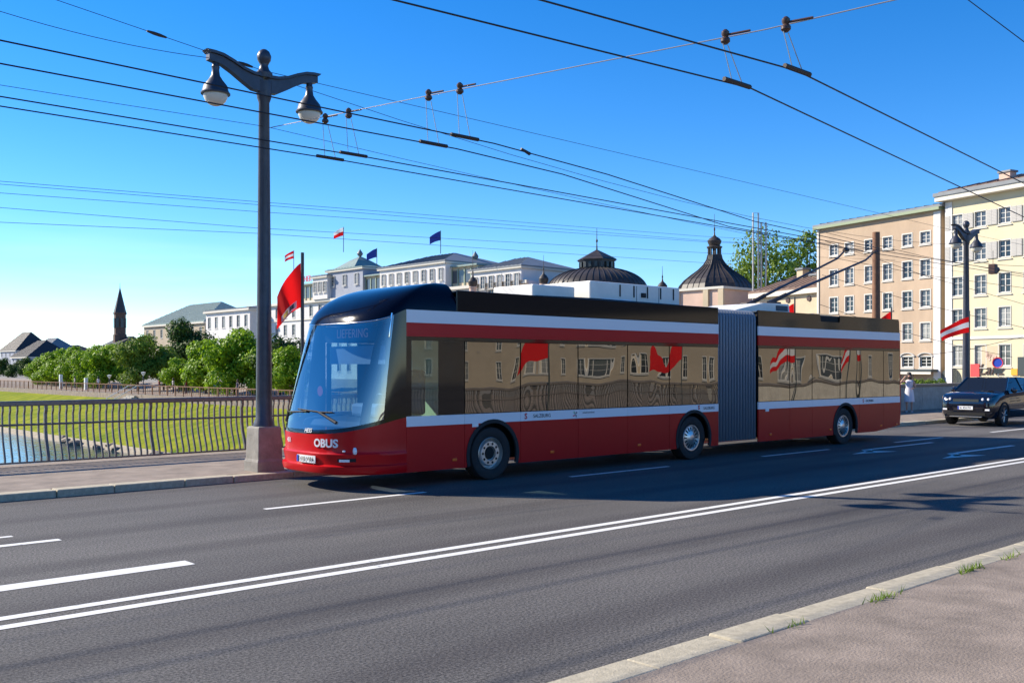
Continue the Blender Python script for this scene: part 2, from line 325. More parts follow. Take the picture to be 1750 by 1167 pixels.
# bridge body below the deck
mb = MB().box(-60, 60, -0.9, RAILY + 0.5, -1.6, -0.92)
for x in (-28, 0, 30): mb.box(x - 1.2, x + 1.2, 0, RAILY, -8, -1.6)
mb.box(38, 60, -0.8, RAILY + 0.4, -8, -1.6)
tag(mb.build('bridge_deck', M['concrete']), kind='structure')

# road markings, each dash a piece of its own
def mark(x0, x1, y0, y1, skew=0.0):
    o = MB().add([(x0, y0, 0.004), (x1, y0, 0.004), (x1 + skew, y1, 0.004), (x0 + skew, y1, 0.004)], [(0, 1, 2, 3)]).build('road_marking', M['paint'], road); return o
mark(-40, 70, 8.42, 8.55); mark(-40, 70, 8.72, 8.85)
for i in range(9):
    x = 0.75 + 6.28 * i
    if x > 1: mark(x - 0.05, x + 2.85, 12.95, 13.07)
mark(-3, 4.5, 9.86, 10.12); mark(-3, 3.95, 12.28, 12.42); mark(-3, 3.6, 12.93, 13.03)
def arrow(x, y):      # left-turn arrow for traffic running towards -X (left is -Y)
    mb = MB(); z = 0.004
    mb.add([(x+1.3, y, z), (x+5, y, z), (x+5, y+0.15, z), (x+1.3, y+0.15, z)], [(0, 1, 2, 3)])
    mb.add([(x+1.3, y+0.15, z), (x+0.75, y-0.28, z), (x+0.95, y-0.36, z), (x+1.55, y, z)], [(0, 1, 2, 3)])
    mb.add([(x, y-0.32, z), (x+1.55, y-0.66, z), (x+1.2, y-0.1, z)], [(0, 1, 2)])
    mb.build('road_arrow', M['paint'], road)
arrow(21.6, 12.25); arrow(22.1, 10.35)

# grass tufts in the near kerb joints
random.seed(9)
mb = MB()
for (cx, n) in ((6.6, 14), (7.9, 40), (9.6, 60), (10.5, 20), (11.5, 18), (17.5, 90), (16.6, 16)):
    for k in range(n):
        x = cx + random.gauss(0, 0.14); y = KN - 0.3 - abs(random.gauss(0, 0.03)); h = random.uniform(0.03, 0.09); a = random.uniform(0, 6.28); dx, dy = 0.008 * math.cos(a), 0.008 * math.sin(a)
        lx, ly = random.gauss(0, 0.04), random.gauss(0, 0.04)
        mb.add([(x-dx, y-dy, PZ-0.01), (x+dx, y+dy, PZ-0.01), (x+lx, y+ly, PZ+h)], [(0, 1, 2)])
tag(mb.build('kerb_grass', M['leafC']), 'small grass tufts sprouting along the near kerb joint', 'grass', kind='stuff')

# ------------------------------------------------------------------ railings
def make_railing(y, side, x0, x1, label):
    r = empty('bridge_railing', (x0, y, PZ), 0, label, 'railing', 'railings of the bridge')
    L = x1 - x0
    MB().box(0, L, -0.07, 0.07, 1.17, 1.27).build('handrail', M['rail'], r, bevel=0.02)
    MB().tube([(0, 0.0, 0.80), (L, 0.0, 0.80)], 0.022, 8).build('middle_rail', M['rail'], r, True)
    MB().box(0, L, -side * 0.15 - 0.025, -side * 0.15 + 0.025, 0.05, 0.085).build('bottom_rail', M['rail'], r)
    prof = [(0.0, 1.17), (0.0, 1.08), (side * 0.035, 1.0), (side * 0.03, 0.8), (side * 0.025, 0.66), (-side * 0.02, 0.48), (-side * 0.10, 0.28), (-side * 0.15, 0.15), (-side * 0.15, 0.07)]
    b = MB(); base = MB()
    def strip(mb, wx, wy):
        vs = []
        for yy, z in prof: vs += [(-wx, yy - wy, z), (wx, yy - wy, z), (wx, yy + wy, z), (-wx, yy + wy, z)]
        fs = []
        for i in range(len(prof) - 1):
            for k in range(4): fs.append((i*4+k, i*4+(k+1) % 4, i*4+4+(k+1) % 4, i*4+4+k))
        mb.add(vs, fs)
    strip(b, 0.016, 0.022); strip(base, 0.028, 0.03)
    bm_, pm = b.mesh('baluster', M['rail']), base.mesh('post', M['rail'])
    n = int(L / 0.133)
    for i in range(n + 1):
        x = i * 0.133
        if i % 16 == 8: link('post', pm, r, (x, 0, 0))
        else: link('baluster', bm_, r, (x, 0, 0))
    return r
make_railing(RAILY, 1, -1.0, 37.9, 'dark iron railing with bellied balusters above the river bank')
make_railing(-0.42, -1, -1.0, 37.9, 'dark iron railing with bellied balusters facing the side of the bus')
# solid parapet at the bridge end, stone slabs
for (yy, lab) in ((RAILY, 'grey stone parapet wall behind the woman in white'), (-0.42, 'grey stone parapet wall at the bridge end opposite the bus')):
    r = empty('parapet_wall', (38, yy, PZ), 0, lab, 'wall')
    sm = MB().box(0.01, 1.99, -0.14, 0.14, 0, 1.05).mesh('stone_slab', M['concrete'])
    for i in range(9):
        o = link('stone_slab', sm, r, (i * 2.0, 0, 0)); b = o.modifiers.new('bevel', 'BEVEL'); b.width = 0.015
    MB().box(0, 18, -0.2, 0.2, 1.053, 1.17).build('coping', M['rail'], r, bevel=0.02)

# ------------------------------------------------------------------ lamp posts
def make_lamp(loc, label):
    r = empty('street_lamp', loc, 0, label, 'street lamp', 'twin lantern lamps on the bridge')
    mb = MB()
    def sq(prof):
        n0 = None; vs = []; fs = []
        for a, z in prof: vs += [(-a, -a, z), (a, -a, z), (a, a, z), (-a, a, z)]
        for i in range(len(prof) - 1):
            for k in range(4): fs.append((i*4+k, i*4+(k+1) % 4, i*4+4+(k+1) % 4, i*4+4+k))
        fs.append(tuple(range(len(vs) - 4, len(vs)))); mb.add(vs, fs)
    sq([(0.275, -0.05), (0.275, 0.18), (0.25, 0.23), (0.235, 0.80), (0.215, 0.83)])
    mb.build('pedestal', M['pedestal'], r, bevel=0.012)
    MB().lathe([(0.20, 0.83), (0.19, 0.90), (0.155, 0.98), (0.15, 1.4), (0.125, 4.0), (0.10, 6.9), (0.13, 6.98), (0.14, 7.05), (0.14, 7.3)], 20).build('pole', M['post'], r, True)
    MB().lathe([(0.15, 7.36), (0.16, 7.45), (0.10, 7.52), (0.075, 7.6), (0.09, 7.64), (0.125, 7.7), (0.135, 7.78), (0.10, 7.86), (0.05, 7.9), (0.01, 7.91)], 16).build('finial', M['post'], r, True)
    for s in (-1, 1):
        pts = [(0.05, 7.08, 7.36), (0.25, 7.10, 7.37), (0.45, 7.21, 7.42), (0.65, 7.33, 7.51), (0.85, 7.43, 7.58), (1.02, 7.46, 7.60), (1.12, 7.48, 7.60)]
        mb = MB()
        poly = [(s * x, a) for x, a, b in pts] + [(s * x, b) for x, a, b in reversed(pts)]
        mb.prism(poly, -0.07, 0.07)
        poly2 = [(s * x, b + 0.003) for x, a, b in pts] + [(s * (x + (0.06 if x > 1.1 else 0)), b + 0.055) for x, a, b in reversed(pts)]
        mb.prism(poly2, -0.11, 0.11)
        mb.build('arm', M['post'], r)
        ln = MB().lathe([(0.06, 7.50), (0.06, 7.40), (0.075, 7.38), (0.065, 7.33), (0.08, 7.22), (0.13, 7.14), (0.21, 7.04), (0.235, 6.94), (0.265, 6.90), (0.26, 6.88), (0.20, 6.88)], 20, (s * 0.97, 0, 0)).build('lantern', M['post'], r, True)
        MB().lathe([(0.222, 6.90), (0.215, 6.84), (0.18, 6.76), (0.12, 6.70), (0.05, 6.675), (0.005, 6.67)], 20, (s * 0.97, 0, 0)).build('globe', M['globe'], ln, 'all')
    return r
make_lamp((9.1, 16.98, PZ), 'tall twin lantern lamp post on a square stone pedestal in front of the bus')
make_lamp((41.0, 17.6, PZ), 'twin lantern lamp post with a striped flag behind the black car')
mb = MB().tube([(0, 0, 0), (0, 0, 6.7)], [0.15, 0.125], 16).box(-0.2, 0.2, -0.2, 0.2, 0, 0.06)
o = MB().tube([(0, 0, 0), (0, 0, 6.65)], [0.15, 0.125], 16).build('wire_mast', M['rust'], None, True, loc=(32.8, 17.2, PZ)); tag(o, 'plain rusty brown steel wire mast rising behind the bus rear', 'pole')

# ------------------------------------------------------------------ flags
def flag_cloth(mb, L, H, droop, waves, stripes=None, seed=0, nx=16, nz=12):
    # hangs from the pole at local x=0, flies to -x
    def fn(u, v):
        x = -u * L * (1 - 0.10 * u); z = -v * H - droop * (u ** 1.3) * (1 - 0.35 * v); y = waves * math.sin(u * 7 + v * 2.2 + seed) * (0.25 + u)
        return (x, y, z)
    base = len(mb.f); mb.grid(fn, nx, nz)
    if stripes:
        for j in range(nz):
            for i in range(nx): mb.m[base + j * nx + i] = stripes[int(j / nz * len(stripes))]
    return mb
def solid(o):
    return o
def flag_on_pole(loc, h, label, zt, L, H, droop, mats, stripes, pole_r=0.045, emblem=False, rz=0, group=None, seed=0):
    r = empty('flag_pole', loc, rz, label, 'flag', group)
    MB().tube([(0, 0, 0), (0, 0, h)], pole_r, 10).build('pole', M['signdark'], r, True)
    f = flag_cloth(MB(), L, H, droop, 0.10, stripes, seed).build('flag_cloth', mats, r, 'all', loc=(-pole_r, 0, zt)); solid(f)
    if emblem:
        mb = MB()
        def patch(u0, u1, v0, v1, m):
            def fn(a, b):
                u = u0 + (u1-u0) * a; v = v0 + (v1-v0) * b
                x = -u * L * (1 - 0.10 * u); z = -v * H - droop * (u ** 1.3) * (1 - 0.35 * v); y = 0.10 * math.sin(u * 7 + v * 2.2 + seed) * (0.25 + u) - 0.012
                return (x, y, z)
            mb.grid(fn, 6, 6, m)
        patch(0.15, 0.8, 0.80, 0.97, 0); patch(0.2, 0.42, 0.82, 0.93, 1); patch(0.5, 0.7, 0.84, 0.95, 2)
        e = mb.build('emblem', [M['flagwhite'], M['ink'], M['gold']], f, 'all')
    return r
flag_on_pole((12.15, 20.8, PZ), 4.65, 'plain dark pole with drooping red flag bearing a crest, beside the lamp post', 4.40, 0.62, 1.05, 0.80, [M['flagred']], None, 0.04, True, R(-35))
flag_on_pole((40.5, 17.25, PZ + 2.2), 2.0, 'red and white striped flag flying from the lamp post behind the car', 1.75, 1.25, 0.62, 0.55, [M['flagred'], M['flagwhite']], [0, 1, 0], 0.02, rz=R(-42), seed=1)
flag_on_pole((40.6, 20.6, PZ), 4.5, 'small red flag peeking above the roof of the bus rear', 4.3, 0.7, 0.9, 0.55, [M['flagred']], None, 0.03, rz=R(-42), seed=3)
flag_on_pole((33.4, 20.8, PZ), 4.6, 'red flag showing between the bus roof and the cream house', 4.35, 0.75, 0.9, 0.55, [M['flagred']], None, 0.03, rz=R(-42), seed=2)
for i, (x, st) in enumerate(((26.5, None), (34.5, None), (43.5, [0, 1, 0]), (49.5, [0, 1, 0]))):
    flag_on_pole((x, -0.1, PZ), 3.3, ('red flag on a dark pole along the railing opposite the bus' if st is None else 'striped red and white flag on a dark pole opposite the bus'), 3.25, 1.3, 1.0, 0.95, [M['flagred'], M['flagwhite']], st, 0.04, rz=R(8), group='flags opposite the bus', seed=i)

# ------------------------------------------------------------------ trolleybus
BX, BY = 9.02, 13.6
bus = empty('articulated_trolleybus', (BX, BY, 0), 0, 'red and white articulated trolleybus with black roof and grey bellows', 'bus')
BW = 2.55; XE = 0.91; NEXP = 2.7
def sup(s): return max(0.0, 1 - abs(s) ** NEXP) ** (1 / NEXP)
def lean(z):
    if z < 0.95: return -0.36
    t = (z - 0.95) / 1.9; return -0.36 + 0.50 * t + 0.12 * t * t
def front_pt(phi, z, out=0.0):
    sy = math.sin(phi); sgn = 1 if sy >= 0 else -1
    s = sgn * abs(sy) ** (2 / NEXP); c = abs(math.cos(phi)) ** (2 / NEXP)
    le = lean(z)
    return Vector((XE - (XE - le + out) * c, 1.275 + (1.275 + out * 0.5) * s, z))
def front_x(y, z):
    s = (y - 1.275) / 1.275; return XE - (XE - lean(z)) * sup(s)
NPH = 60
phis = [R(-90) + R(180) * i / NPH for i in range(NPH + 1)]
def zb(phi): return 0.93 + 0.27 * (abs(phi) / R(90)) ** 2.2          # top of the red front
def zw(phi): return zb(phi) + 0.07
def zt(phi): return 2.80 + 0.22 * (abs(phi) / R(90)) ** 3            # top of the windscreen
def strip_rows(rows, i0=0, i1=NPH, m=0, mb=None):
    mb = mb or MB(); base = len(mb.v); n = i1 - i0 + 1
    for rw in rows:
        for i in range(i0, i1 + 1):
            z, out = rw(phis[i]); mb.v.append(tuple(front_pt(phis[i], z, out)))
    for j in range(len(rows) - 1):
        for i in range(n - 1):
            a = base + j * n + i; mb.f.append((a, a+1, a+n+1, a+n)); mb.m.append(m)
    return mb
def lerp_rows(f0, f1, n): return [(lambda p, t=k / n: (f0(p) + (f1(p) - f0(p)) * t, 0.0)) for k in range(n + 1)]
const = lambda z, o=0.0: (lambda p: (z, o))
rows = [const(0.27, -0.03), const(0.30, 0.03), const(0.36, 0.05), const(0.41, 0.05), const(0.435, 0.0), const(0.46, 0.0), const(0.58, 0.025), const(0.61, 0.03), const(0.635, 0.0), const(0.66, -0.005), const(0.80, -0.005)] + [lambda p: (zb(p), 0.0)]
fb = strip_rows(rows).build('front_bumper', M['red'], bus, True)
IW = 5                                        # windscreen spans phis[IW .. NPH-IW]
mask = strip_rows(lerp_rows(zb, zw, 2))
strip_rows(lerp_rows(zw, zt, 16), 0, IW, 0, mask); strip_rows(lerp_rows(zw, zt, 16), NPH - IW, NPH, 0, mask)
mask.build('front_mask', M['black'], bus, True)
ws = strip_rows(lerp_rows(zw, lambda p: zt(p) - 0.02, 18), IW, NPH - IW).build('windscreen', M['wglass'], bus, 'all')
MB().tube([front_pt(phis[i], zt(phis[i]) - 0.008, 0.004) for i in range(IW, NPH - IW + 1)], 0.010, 6).build('windscreen_trim', M['chrome'], bus, True)
for i0 in (9, NPH - 12):      # black pillars just inside the wraparound glass
    pr = strip_rows([(lambda p, t=k / 12: (zw(p) + (zt(p) - 0.05 - zw(p)) * t, -0.035)) for k in range(13)], i0, i0 + 3).build('corner_pillar', M['dark'], bus, True)
# roof dome over the cab
cols = [(Vector((2.0 - (2.0 - XE) * k / 6, 0.0, 3.02))) for k in range(6)] + [Vector(front_pt(p, zt(p) - 0.018)) for p in phis] + [(Vector((XE + (2.0 - XE) * k / 6, BW, 3.02))) for k in range(1, 7)]
mb = MB(); n = len(cols); ZTOP = 3.55
for j in range(15):
    a = R(90) * j / 14; k = 1 - math.cos(a)
    for b in cols:
        mb.v.append((b.x + (1.99 - b.x) * (0.12 * math.sin(a) + 0.86 * k), b.y + (1.275 - b.y) * (0.30 * k + 0.03 * math.sin(a)), b.z + (ZTOP - b.z) * math.sin(a) * (1 - 0.02 * k)))
for j in range(14):
    for i in range(n - 1):
        q = j * n + i; mb.f.append((q, q+1, q+n+1, q+n)); mb.m.append(0)
mb.f.append(tuple([j * n for j in range(15)] + [j * n + n - 1 for j in reversed(range(15))])); mb.m.append(0)
mb.build('roof_dome', M['navy'], bus, True)

AX = (2.85, 8.75, 15.27); ARC, AZ_ = 0.60, 0.47
FS, RS = (XE, 9.66), (11.24, 18.30)
seamF = [XE, 2.18, 3.53, 5.07, 6.54, 7.90, 9.66]; seamR = [11.24, 12.6, 13.63, 15.0, 16.0, 17.34, 18.30]
def skirt(xa, xb, y0, y1):
    out = [MB()]; N = max(2, int((xb - xa) / 0.04)); xs = [xa + 0.004 + (xb - xa - 0.008) * i / N for i in range(N + 1)]
    def zlow(x):
        z = 0.27 + (0.12 * max(0, (x - 16.9) / 1.4) if x > 16.9 else 0)
        for c in AX:
            if abs(x - c) < ARC: z = max(z, AZ_ + math.sqrt(ARC ** 2 - (x - c) ** 2) * 1.0)
        return min(z, 1.036)
    for i in range(N):
        za, zc = zlow(xs[i]), zlow(xs[i+1])
        if za > 1.03 and zc > 1.03:
            if out[-1].f: out.append(MB())
            continue
        mb = out[-1]
        x0, x1 = xs[i], xs[i+1]
        mb.add([(x0, y0, za), (x1, y0, zc), (x1, y0, 1.038), (x0, y0, 1.038), (x0, y1, za), (x1, y1, zc), (x1, y1, 1.038), (x0, y1, 1.038)],
               [(0, 1, 2, 3), (7, 6, 5, 4), (0, 4, 5, 1), (3, 2, 6, 7)] + ([(0, 3, 7, 4)] if i == 0 else []) + ([(1, 5, 6, 2)] if i == N - 1 else []))
    return [q for q in out if q.f]
for side in (0, 1):
    ya, yb = (0.0, 0.035) if side == 0 else (BW - 0.035, BW)
    yg0, yg1 = (0.006, 0.03) if side == 0 else (BW - 0.03, BW - 0.006)
    for seams in (seamF, seamR):
        for i in range(len(seams) - 1):
            xa, xb = seams[i], seams[i+1]
            [q.build('skirt_panel', M['red'], bus) for q in skirt(xa, xb, ya, yb)]
            MB().box(xa + 0.003, xb - 0.003, ya, yb, 1.041, 1.212).build('white_band', M['white'], bus)
            if not (seams is seamF and i == 0):
                MB().box(xa + 0.014, xb - 0.014, yg0, yg1, 1.226, 2.495).build('side_window', M['sglass'], bus)
        x0, x1 = seams[0], seams[-1]
        MB().box(x0, x1, yg0 + (0.002 if side == 0 else -0.002), yg1, 2.503, 2.565).build('window_rail', M['black'], bus)
        MB().box(x0, x1, ya, yb, 2.568, 2.80).build('red_band', M['red'], bus)
        MB().box(x0, x1, ya, yb, 2.803, 3.02).build('upper_white_band', M['white'], bus)
    # roof fairings
    MB().box(2.003, 9.66, ya + 0.004 if side == 0 else ya - 0.004, yb, 3.024, 3.40).build('roof_fairing', M['black'], bus, bevel=0.01)
    MB().prism([(11.24, 3.024), (18.28, 3.024), (18.22, 3.40), (15.0, 3.40), (14.98, 3.22), (14.05, 3.22), (14.0, 3.40), (11.24, 3.40)], ya + 0.004, yb).build('roof_fairing', M['black'], bus)
    # driver's window in the first bay: clear glass with a dark surround
    yo = yg0 if side == 0 else yg1 - 0.01
    MB().box(XE + 0.006, 1.02, yo, yo + 0.01, 1.216, 2.50).box(1.60, 2.174, yo, yo + 0.01, 1.216, 2.50).build('window_surround', M['black'], bus)
    MB().box(1.022, 1.598, yo, yo + 0.008, 1.216, 2.50).build('driver_window', M['cglass'], bus)
# bodies behind the skins
MB().box(2.20, 9.62, 0.05, 2.50, 1.12, 3.36).box(2.0, 9.62, 0.42, 2.13, 0.33, 1.12).build('front_body', M['dark'], bus)
MB().box(11.28, 18.25, 0.05, 2.50, 1.12, 3.36).box(11.28, 18.2, 0.42, 2.13, 0.33, 1.12).build('rear_body', M['dark'], bus)
MB().box(9.6, 11.3, 0.3, 2.25, 0.4, 3.2).build('joint_core', M['dark'], bus)
MB().box(0.5, 2.2, 0.3, 2.25, 0.32, 0.5).build('cab_floor', M['dark'], bus)
MB().box(2.0, 9.66, 0.06, 2.49, 3.363, 3.385).box(11.24, 18.2, 0.06, 2.49, 3.363, 3.385).build('roof_panel', M['greyint'], bus)
for xa, xb, nm in ((17.34, 18.30, 'rear_panel'),):
    MB().prism([(18.30, 0.42), (18.36, 0.6), (18.38, 1.2), (18.34, 2.6), (18.28, 3.36), (18.24, 3.36), (18.24, 0.42)], 0.02, 2.53).build('rear_panel', M['red'], bus)
    MB().prism([(18.385, 1.3), (18.35, 2.5), (18.30, 2.5), (18.30, 1.3)], 0.2, 2.35).build('rear_window', M['sglass'], bus)
# bellows
mb = MB(); NF = 14; seq = []
def ringpts(ins):
    a, b, c, d = 0.03 + ins, BW - 0.03 - ins, 0.34 + ins * 0.3, 3.39 - ins; r = 0.16
    return [(a, c), (b, c), (b, d - r), (b - r * 0.3, d - r * 0.3), (b - r, d), (a + r, d), (a + r * 0.3, d - r * 0.3), (a, d - r)]
WF = (11.235 - 9.665) / NF
for k in range(NF):
    for t, ins in ((0.0, 0.17), (0.10, 0.05), (0.24, 0.006), (0.42, 0.0), (0.58, 0.012), (0.70, 0.06), (0.78, 0.17)): seq.append((9.665 + (k + t) * WF, ins))
seq.append((11.235, 0.17))
for x, ins in seq:
    for y, z in ringpts(ins): mb.v.append((x, y, z))
for k in range(len(seq) - 1):
    for i in range(8): mb.f.append((k*8+i, k*8+(i+1) % 8, k*8+8+(i+1) % 8, k*8+8+i)); mb.m.append(0)
mb.build('bellows', M['bellow'], bus, 'all')
# wheels
def make_wheel(x, far, kind):
    s = -1 if not far else 1; y = 0.05 if not far else BW - 0.05
    def L(prof): return [(r, s * h) for r, h in prof]
    wdt = 0.30
    c = (x, y, 0.48)
    t = MB().lathe(L([(0.29, -wdt), (0.46, -wdt), (0.48, -wdt + 0.03), (0.48, -0.03), (0.465, -0.005), (0.42, 0.005), (0.33, -0.004), (0.30, -0.02), (0.29, -0.03)]), 36, c, 'y', caps=False).build('tyre', M['rubber'], bus, True)
    if kind == 'front':
        rim = MB().lathe(L([(0.292, -0.02), (0.285, -0.015), (0.275, -0.10), (0.255, -0.115), (0.235, -0.06), (0.215, -0.03), (0.135, -0.03), (0.125, -0.06), (0.10, -0.07), (0.01, -0.07)]), 36, c, 'y', caps=False).build('rim', M['alloy'], t, True)
        for k in range(10):
            a = 2 * math.pi * k / 10
            MB().lathe(L([(0.024, -0.035), (0.024, -0.027), (0.001, -0.0265)]), 10, (c[0] + 0.176 * math.cos(a), c[1], c[2] + 0.176 * math.sin(a)), 'y').build('rim_hole', M['dark'], t)
        MB().lathe(L([(0.12, -0.07), (0.11, -0.045), (0.03, -0.04), (0.001, -0.04)]), 20, c, 'y').build('hub', M['dark'], t, True)
    else:
        MB().lathe(L([(0.292, -0.02), (0.285, -0.01), (0.262, -0.012), (0.250, -0.045), (0.12, -0.025), (0.10, -0.01), (0.02, -0.005), (0.001, -0.005)]), 36, c, 'y', caps=False).build('rim', M['alloy'], t, True)
        for k in range(16):
            a = 2 * math.pi * k / 16; ca, sa = math.cos(a), math.sin(a)
            mb = MB(); yy = c[1] + s * -0.026; p = []
            for rr, ww, d in ((0.15, 0.010, -0.022), (0.235, 0.018, -0.038)):
                for q in (-1, 1): p.append((c[0] + rr * ca - q * ww * sa, c[1] + s * (d + 0.004), c[2] + rr * sa + q * ww * ca))
            mb.add(p, [(0, 1, 3, 2)]).build('rim_slot', M['dark'], t)
    # arch trim
    mb = MB(); N = 22; ya = (-0.012 if not far else BW - 0.03); yb = ya + 0.042
    for k in range(N + 1):
        a = R(-18) + R(216) * k / N
        for rr in (ARC - 0.035, ARC + 0.035):
            for yy in (ya, yb): mb.v.append((x + rr * math.cos(a), yy, max(0.26, AZ_ + rr * math.sin(a))))
    for k in range(N):
        b = k * 4
        for q in ((0, 1), (1, 3), (3, 2), (2, 0)): mb.f.append((b + q[0], b + q[1], b + 4 + q[1], b + 4 + q[0])); mb.m.append(0)
    mb.build('wheel_arch', M['rubber'], bus, True)
for i, x in enumerate(AX):
    for far in (0, 1): make_wheel(x, far, 'front' if i == 0 else 'rear')
# roof equipment
MB().box(4.55, 5.75, 0.75, 1.95, 3.386, 3.70).build('roof_box', M['boxwhite'], bus, bevel=0.03)
MB().box(6.0, 8.95, 0.55, 2.0, 3.386, 3.84).build('roof_box', M['boxwhite'], bus, bevel=0.03)
MB().add([(6.35, 0.53, 3.45), (7.3, 0.53, 3.45), (7.05, 0.70, 3.80), (6.25, 0.70, 3.80)], [(0, 1, 2, 3)]).build('roof_vent_panel', M['white'], bus)
for x_ in (7.45, 8.2): MB().box(x_, x_ + 0.012, 0.546, 0.5485, 3.40, 3.80).build('box_seam', M['greyint'], bus)
MB().box(7.6, 7.75, 0.52, 0.548, 3.56, 3.66).build('box_latch', M['rubber'], bus, bevel=0.01); MB().box(5.76, 6.0, 0.9, 1.8, 3.386, 3.50).build('cable_tray', M['rubber'], bus)
MB().tube([(4.6, 0.72, 3.46), (6.0, 0.52, 3.46), (8.9, 0.52, 3.44)], 0.018, 6).build('cable', M['rubber'], bus, True)
for k in range(5): MB().box(6.9 + 0.45 * k, 6.93 + 0.45 * k, 0.535, 0.548, 3.55, 3.80).build('clip', M['rubber'], bus)
MB().prism([(10.9, 3.39), (13.4, 3.39), (13.35, 3.66), (12.2, 3.64), (11.1, 3.44)], 0.5, 2.05).build('pole_base_cover', M['boxwhite'], bus, bevel=0.02)
MB().box(12.75, 13.28, 0.488, 0.499, 3.47, 3.60).build('vent_grille', M['greyint'], bus)
for (y, tip) in ((1.0, (18.75, 1.0, 5.47)), (1.6, (18.15, 1.6, 5.53))):
    a = Vector((13.2, y, 3.72)); b = Vector(tip); d = b - a
    mid = a + d * 0.90 - Vector((0, 0, 0.12))
    boom = MB().tube([a, a + (mid - a) * 0.45, mid, b], [0.045, 0.038, 0.03, 0.026], 8).build('trolley_boom', M['steelwire'] if False else M['post'], bus, True)
    MB().tube([b - Vector((0.12, 0, 0.03)), b + Vector((0.16, 0, 0.0))], [0.05, 0.04], 8).build('current_collector', M['fitting'], boom, True)
    MB().box(12.95, 13.6, y - 0.12, y + 0.12, 3.60, 3.74).build('boom_base', M['fitting'], bus, bevel=0.02)
    MB().tube([a - Vector((0.0, 0, 0.02)), a + (mid - a) * 0.16], 0.06, 8).build('boom_spring', M['fitting'], boom, True)
MB().box(14.1, 14.95, 0.25, 0.9, 3.386, 3.44).build('roof_hatch', M['chrome'], bus)
# front details
def wrap_front(name, me, parent, m=None, off=0.008):
    for v in me.vertices:
        y, z = v.co.y, v.co.z; v.co.x = front_x(y, z) - off - (0.0) + (v.co.x)
    return link(name, me, parent)
def ftext(txt, size, y, z, m, name='lettering', bold=0.0):
    me = text_mesh(txt, size, m, 0.0015, bold=bold); me.transform(MF.to_4x4()); me.transform(Matrix.Translation((0, y, z))); return wrap_front(name, me, bus)
ftext('OBUS', 0.185, 0.64, 0.785, M['white'], bold=0.006); ftext('431', 0.11, 1.70, 0.80, M['white'], bold=0.002); ftext('HESS', 0.10, 1.05, 0.985, M['plate'])
def fplate(y0, y1, z0, z1, m, name, off=0.03, n=6, parent=bus):
    mb = MB()
    mb.grid(lambda u, v: (front_x(y0 + (y1-y0) * u, z0 + (z1-z0) * v) - off, y0 + (y1-y0) * u, z0 + (z1-z0) * v), n, 2)
    o = mb.build(name, m, parent); s = o.modifiers.new('thick', 'SOLIDIFY'); s.thickness = 0.012; return o
pl = fplate(0.80, 1.32, 0.455, 0.575, M['plate'], 'number_plate', 0.045)
me = text_mesh('S 692 WN', 0.10, M['ink'], 0.001); me.transform(MF.to_4x4()); me.transform(Matrix.Translation((0, 1.04, 0.515))); wrap_front('plate_text', me, pl, off=0.062)
fplate(1.27, 1.32, 0.46, 0.57, M['blue'], 'plate_band', 0.058, 2, pl)
for sgn in (-1, 1):
    yc = 1.275 + sgn * 1.06
    mb = MB(); 
    for (yo, zo, ry, rz_) in ((0, 0.665, 0.045, 0.065), (-sgn * 0.12, 0.665, 0.02, 0.02)):
        y = yc + yo; mb.lathe([(0.001, -0.012), (0.6, -0.010), (1.0, 0.004), (1.0, 0.03)], 14, (0, 0, 0), 'x')
        for k in range(len(mb.v) - 56, len(mb.v)):
            h, a, b = mb.v[k]; mb.v[k] = (front_x(y, zo) - 0.006 + h, y + a * ry, zo + b * rz_)
    mb.build('headlight', M['lens'], bus, True)
    y0, y1 = sorted((1.275 + sgn * 0.86, 1.275 + sgn * 1.08))
    fplate(y0, y1, 0.49, 0.56, M['dark'], 'fog_lamp_recess', 0.004); fplate(y0 + 0.06, y1 - 0.03, 0.49, 0.53, M['lens'], 'fog_lamp', 0.012)
# wipers
for (y0, y1, zz) in ((2.25, 1.25, 1.10), (0.45, 1.45, 1.13)):
    A = Vector((front_x(y0, zz) - 0.03, y0, zz)); s = 1 if y1 > y0 else -1
    B = Vector((front_x(y0 + s * 0.38, zz + 0.17) - 0.05, y0 + s * 0.38, zz + 0.17)); 
    E = Vector((front_x(y1 + s * 0.05, zz + 0.20) - 0.03, y1 + s * 0.05, zz + 0.20))
    wp = MB().tube([A, B], [0.028, 0.018], 6).build('wiper_arm', M['ink'], bus, True)
    MB().tube([Vector((front_x(y0 + s * 0.1, zz + 0.17) - 0.035, y0 + s * 0.1, zz + 0.17)), B + Vector((0.01, 0, 0)), E], 0.013, 6).build('wiper_blade', M['rubber'], wp, True)
MB().tube([front_pt(R(-72), 2.95, 0.04), front_pt(R(-72), 2.72, 0.06), front_pt(R(-72), 2.55, 0.035)], 0.014, 6).build('highlight_rod', M['chrome'], bus, True)  # thin chrome rod standing in for a highlight line on the front corner
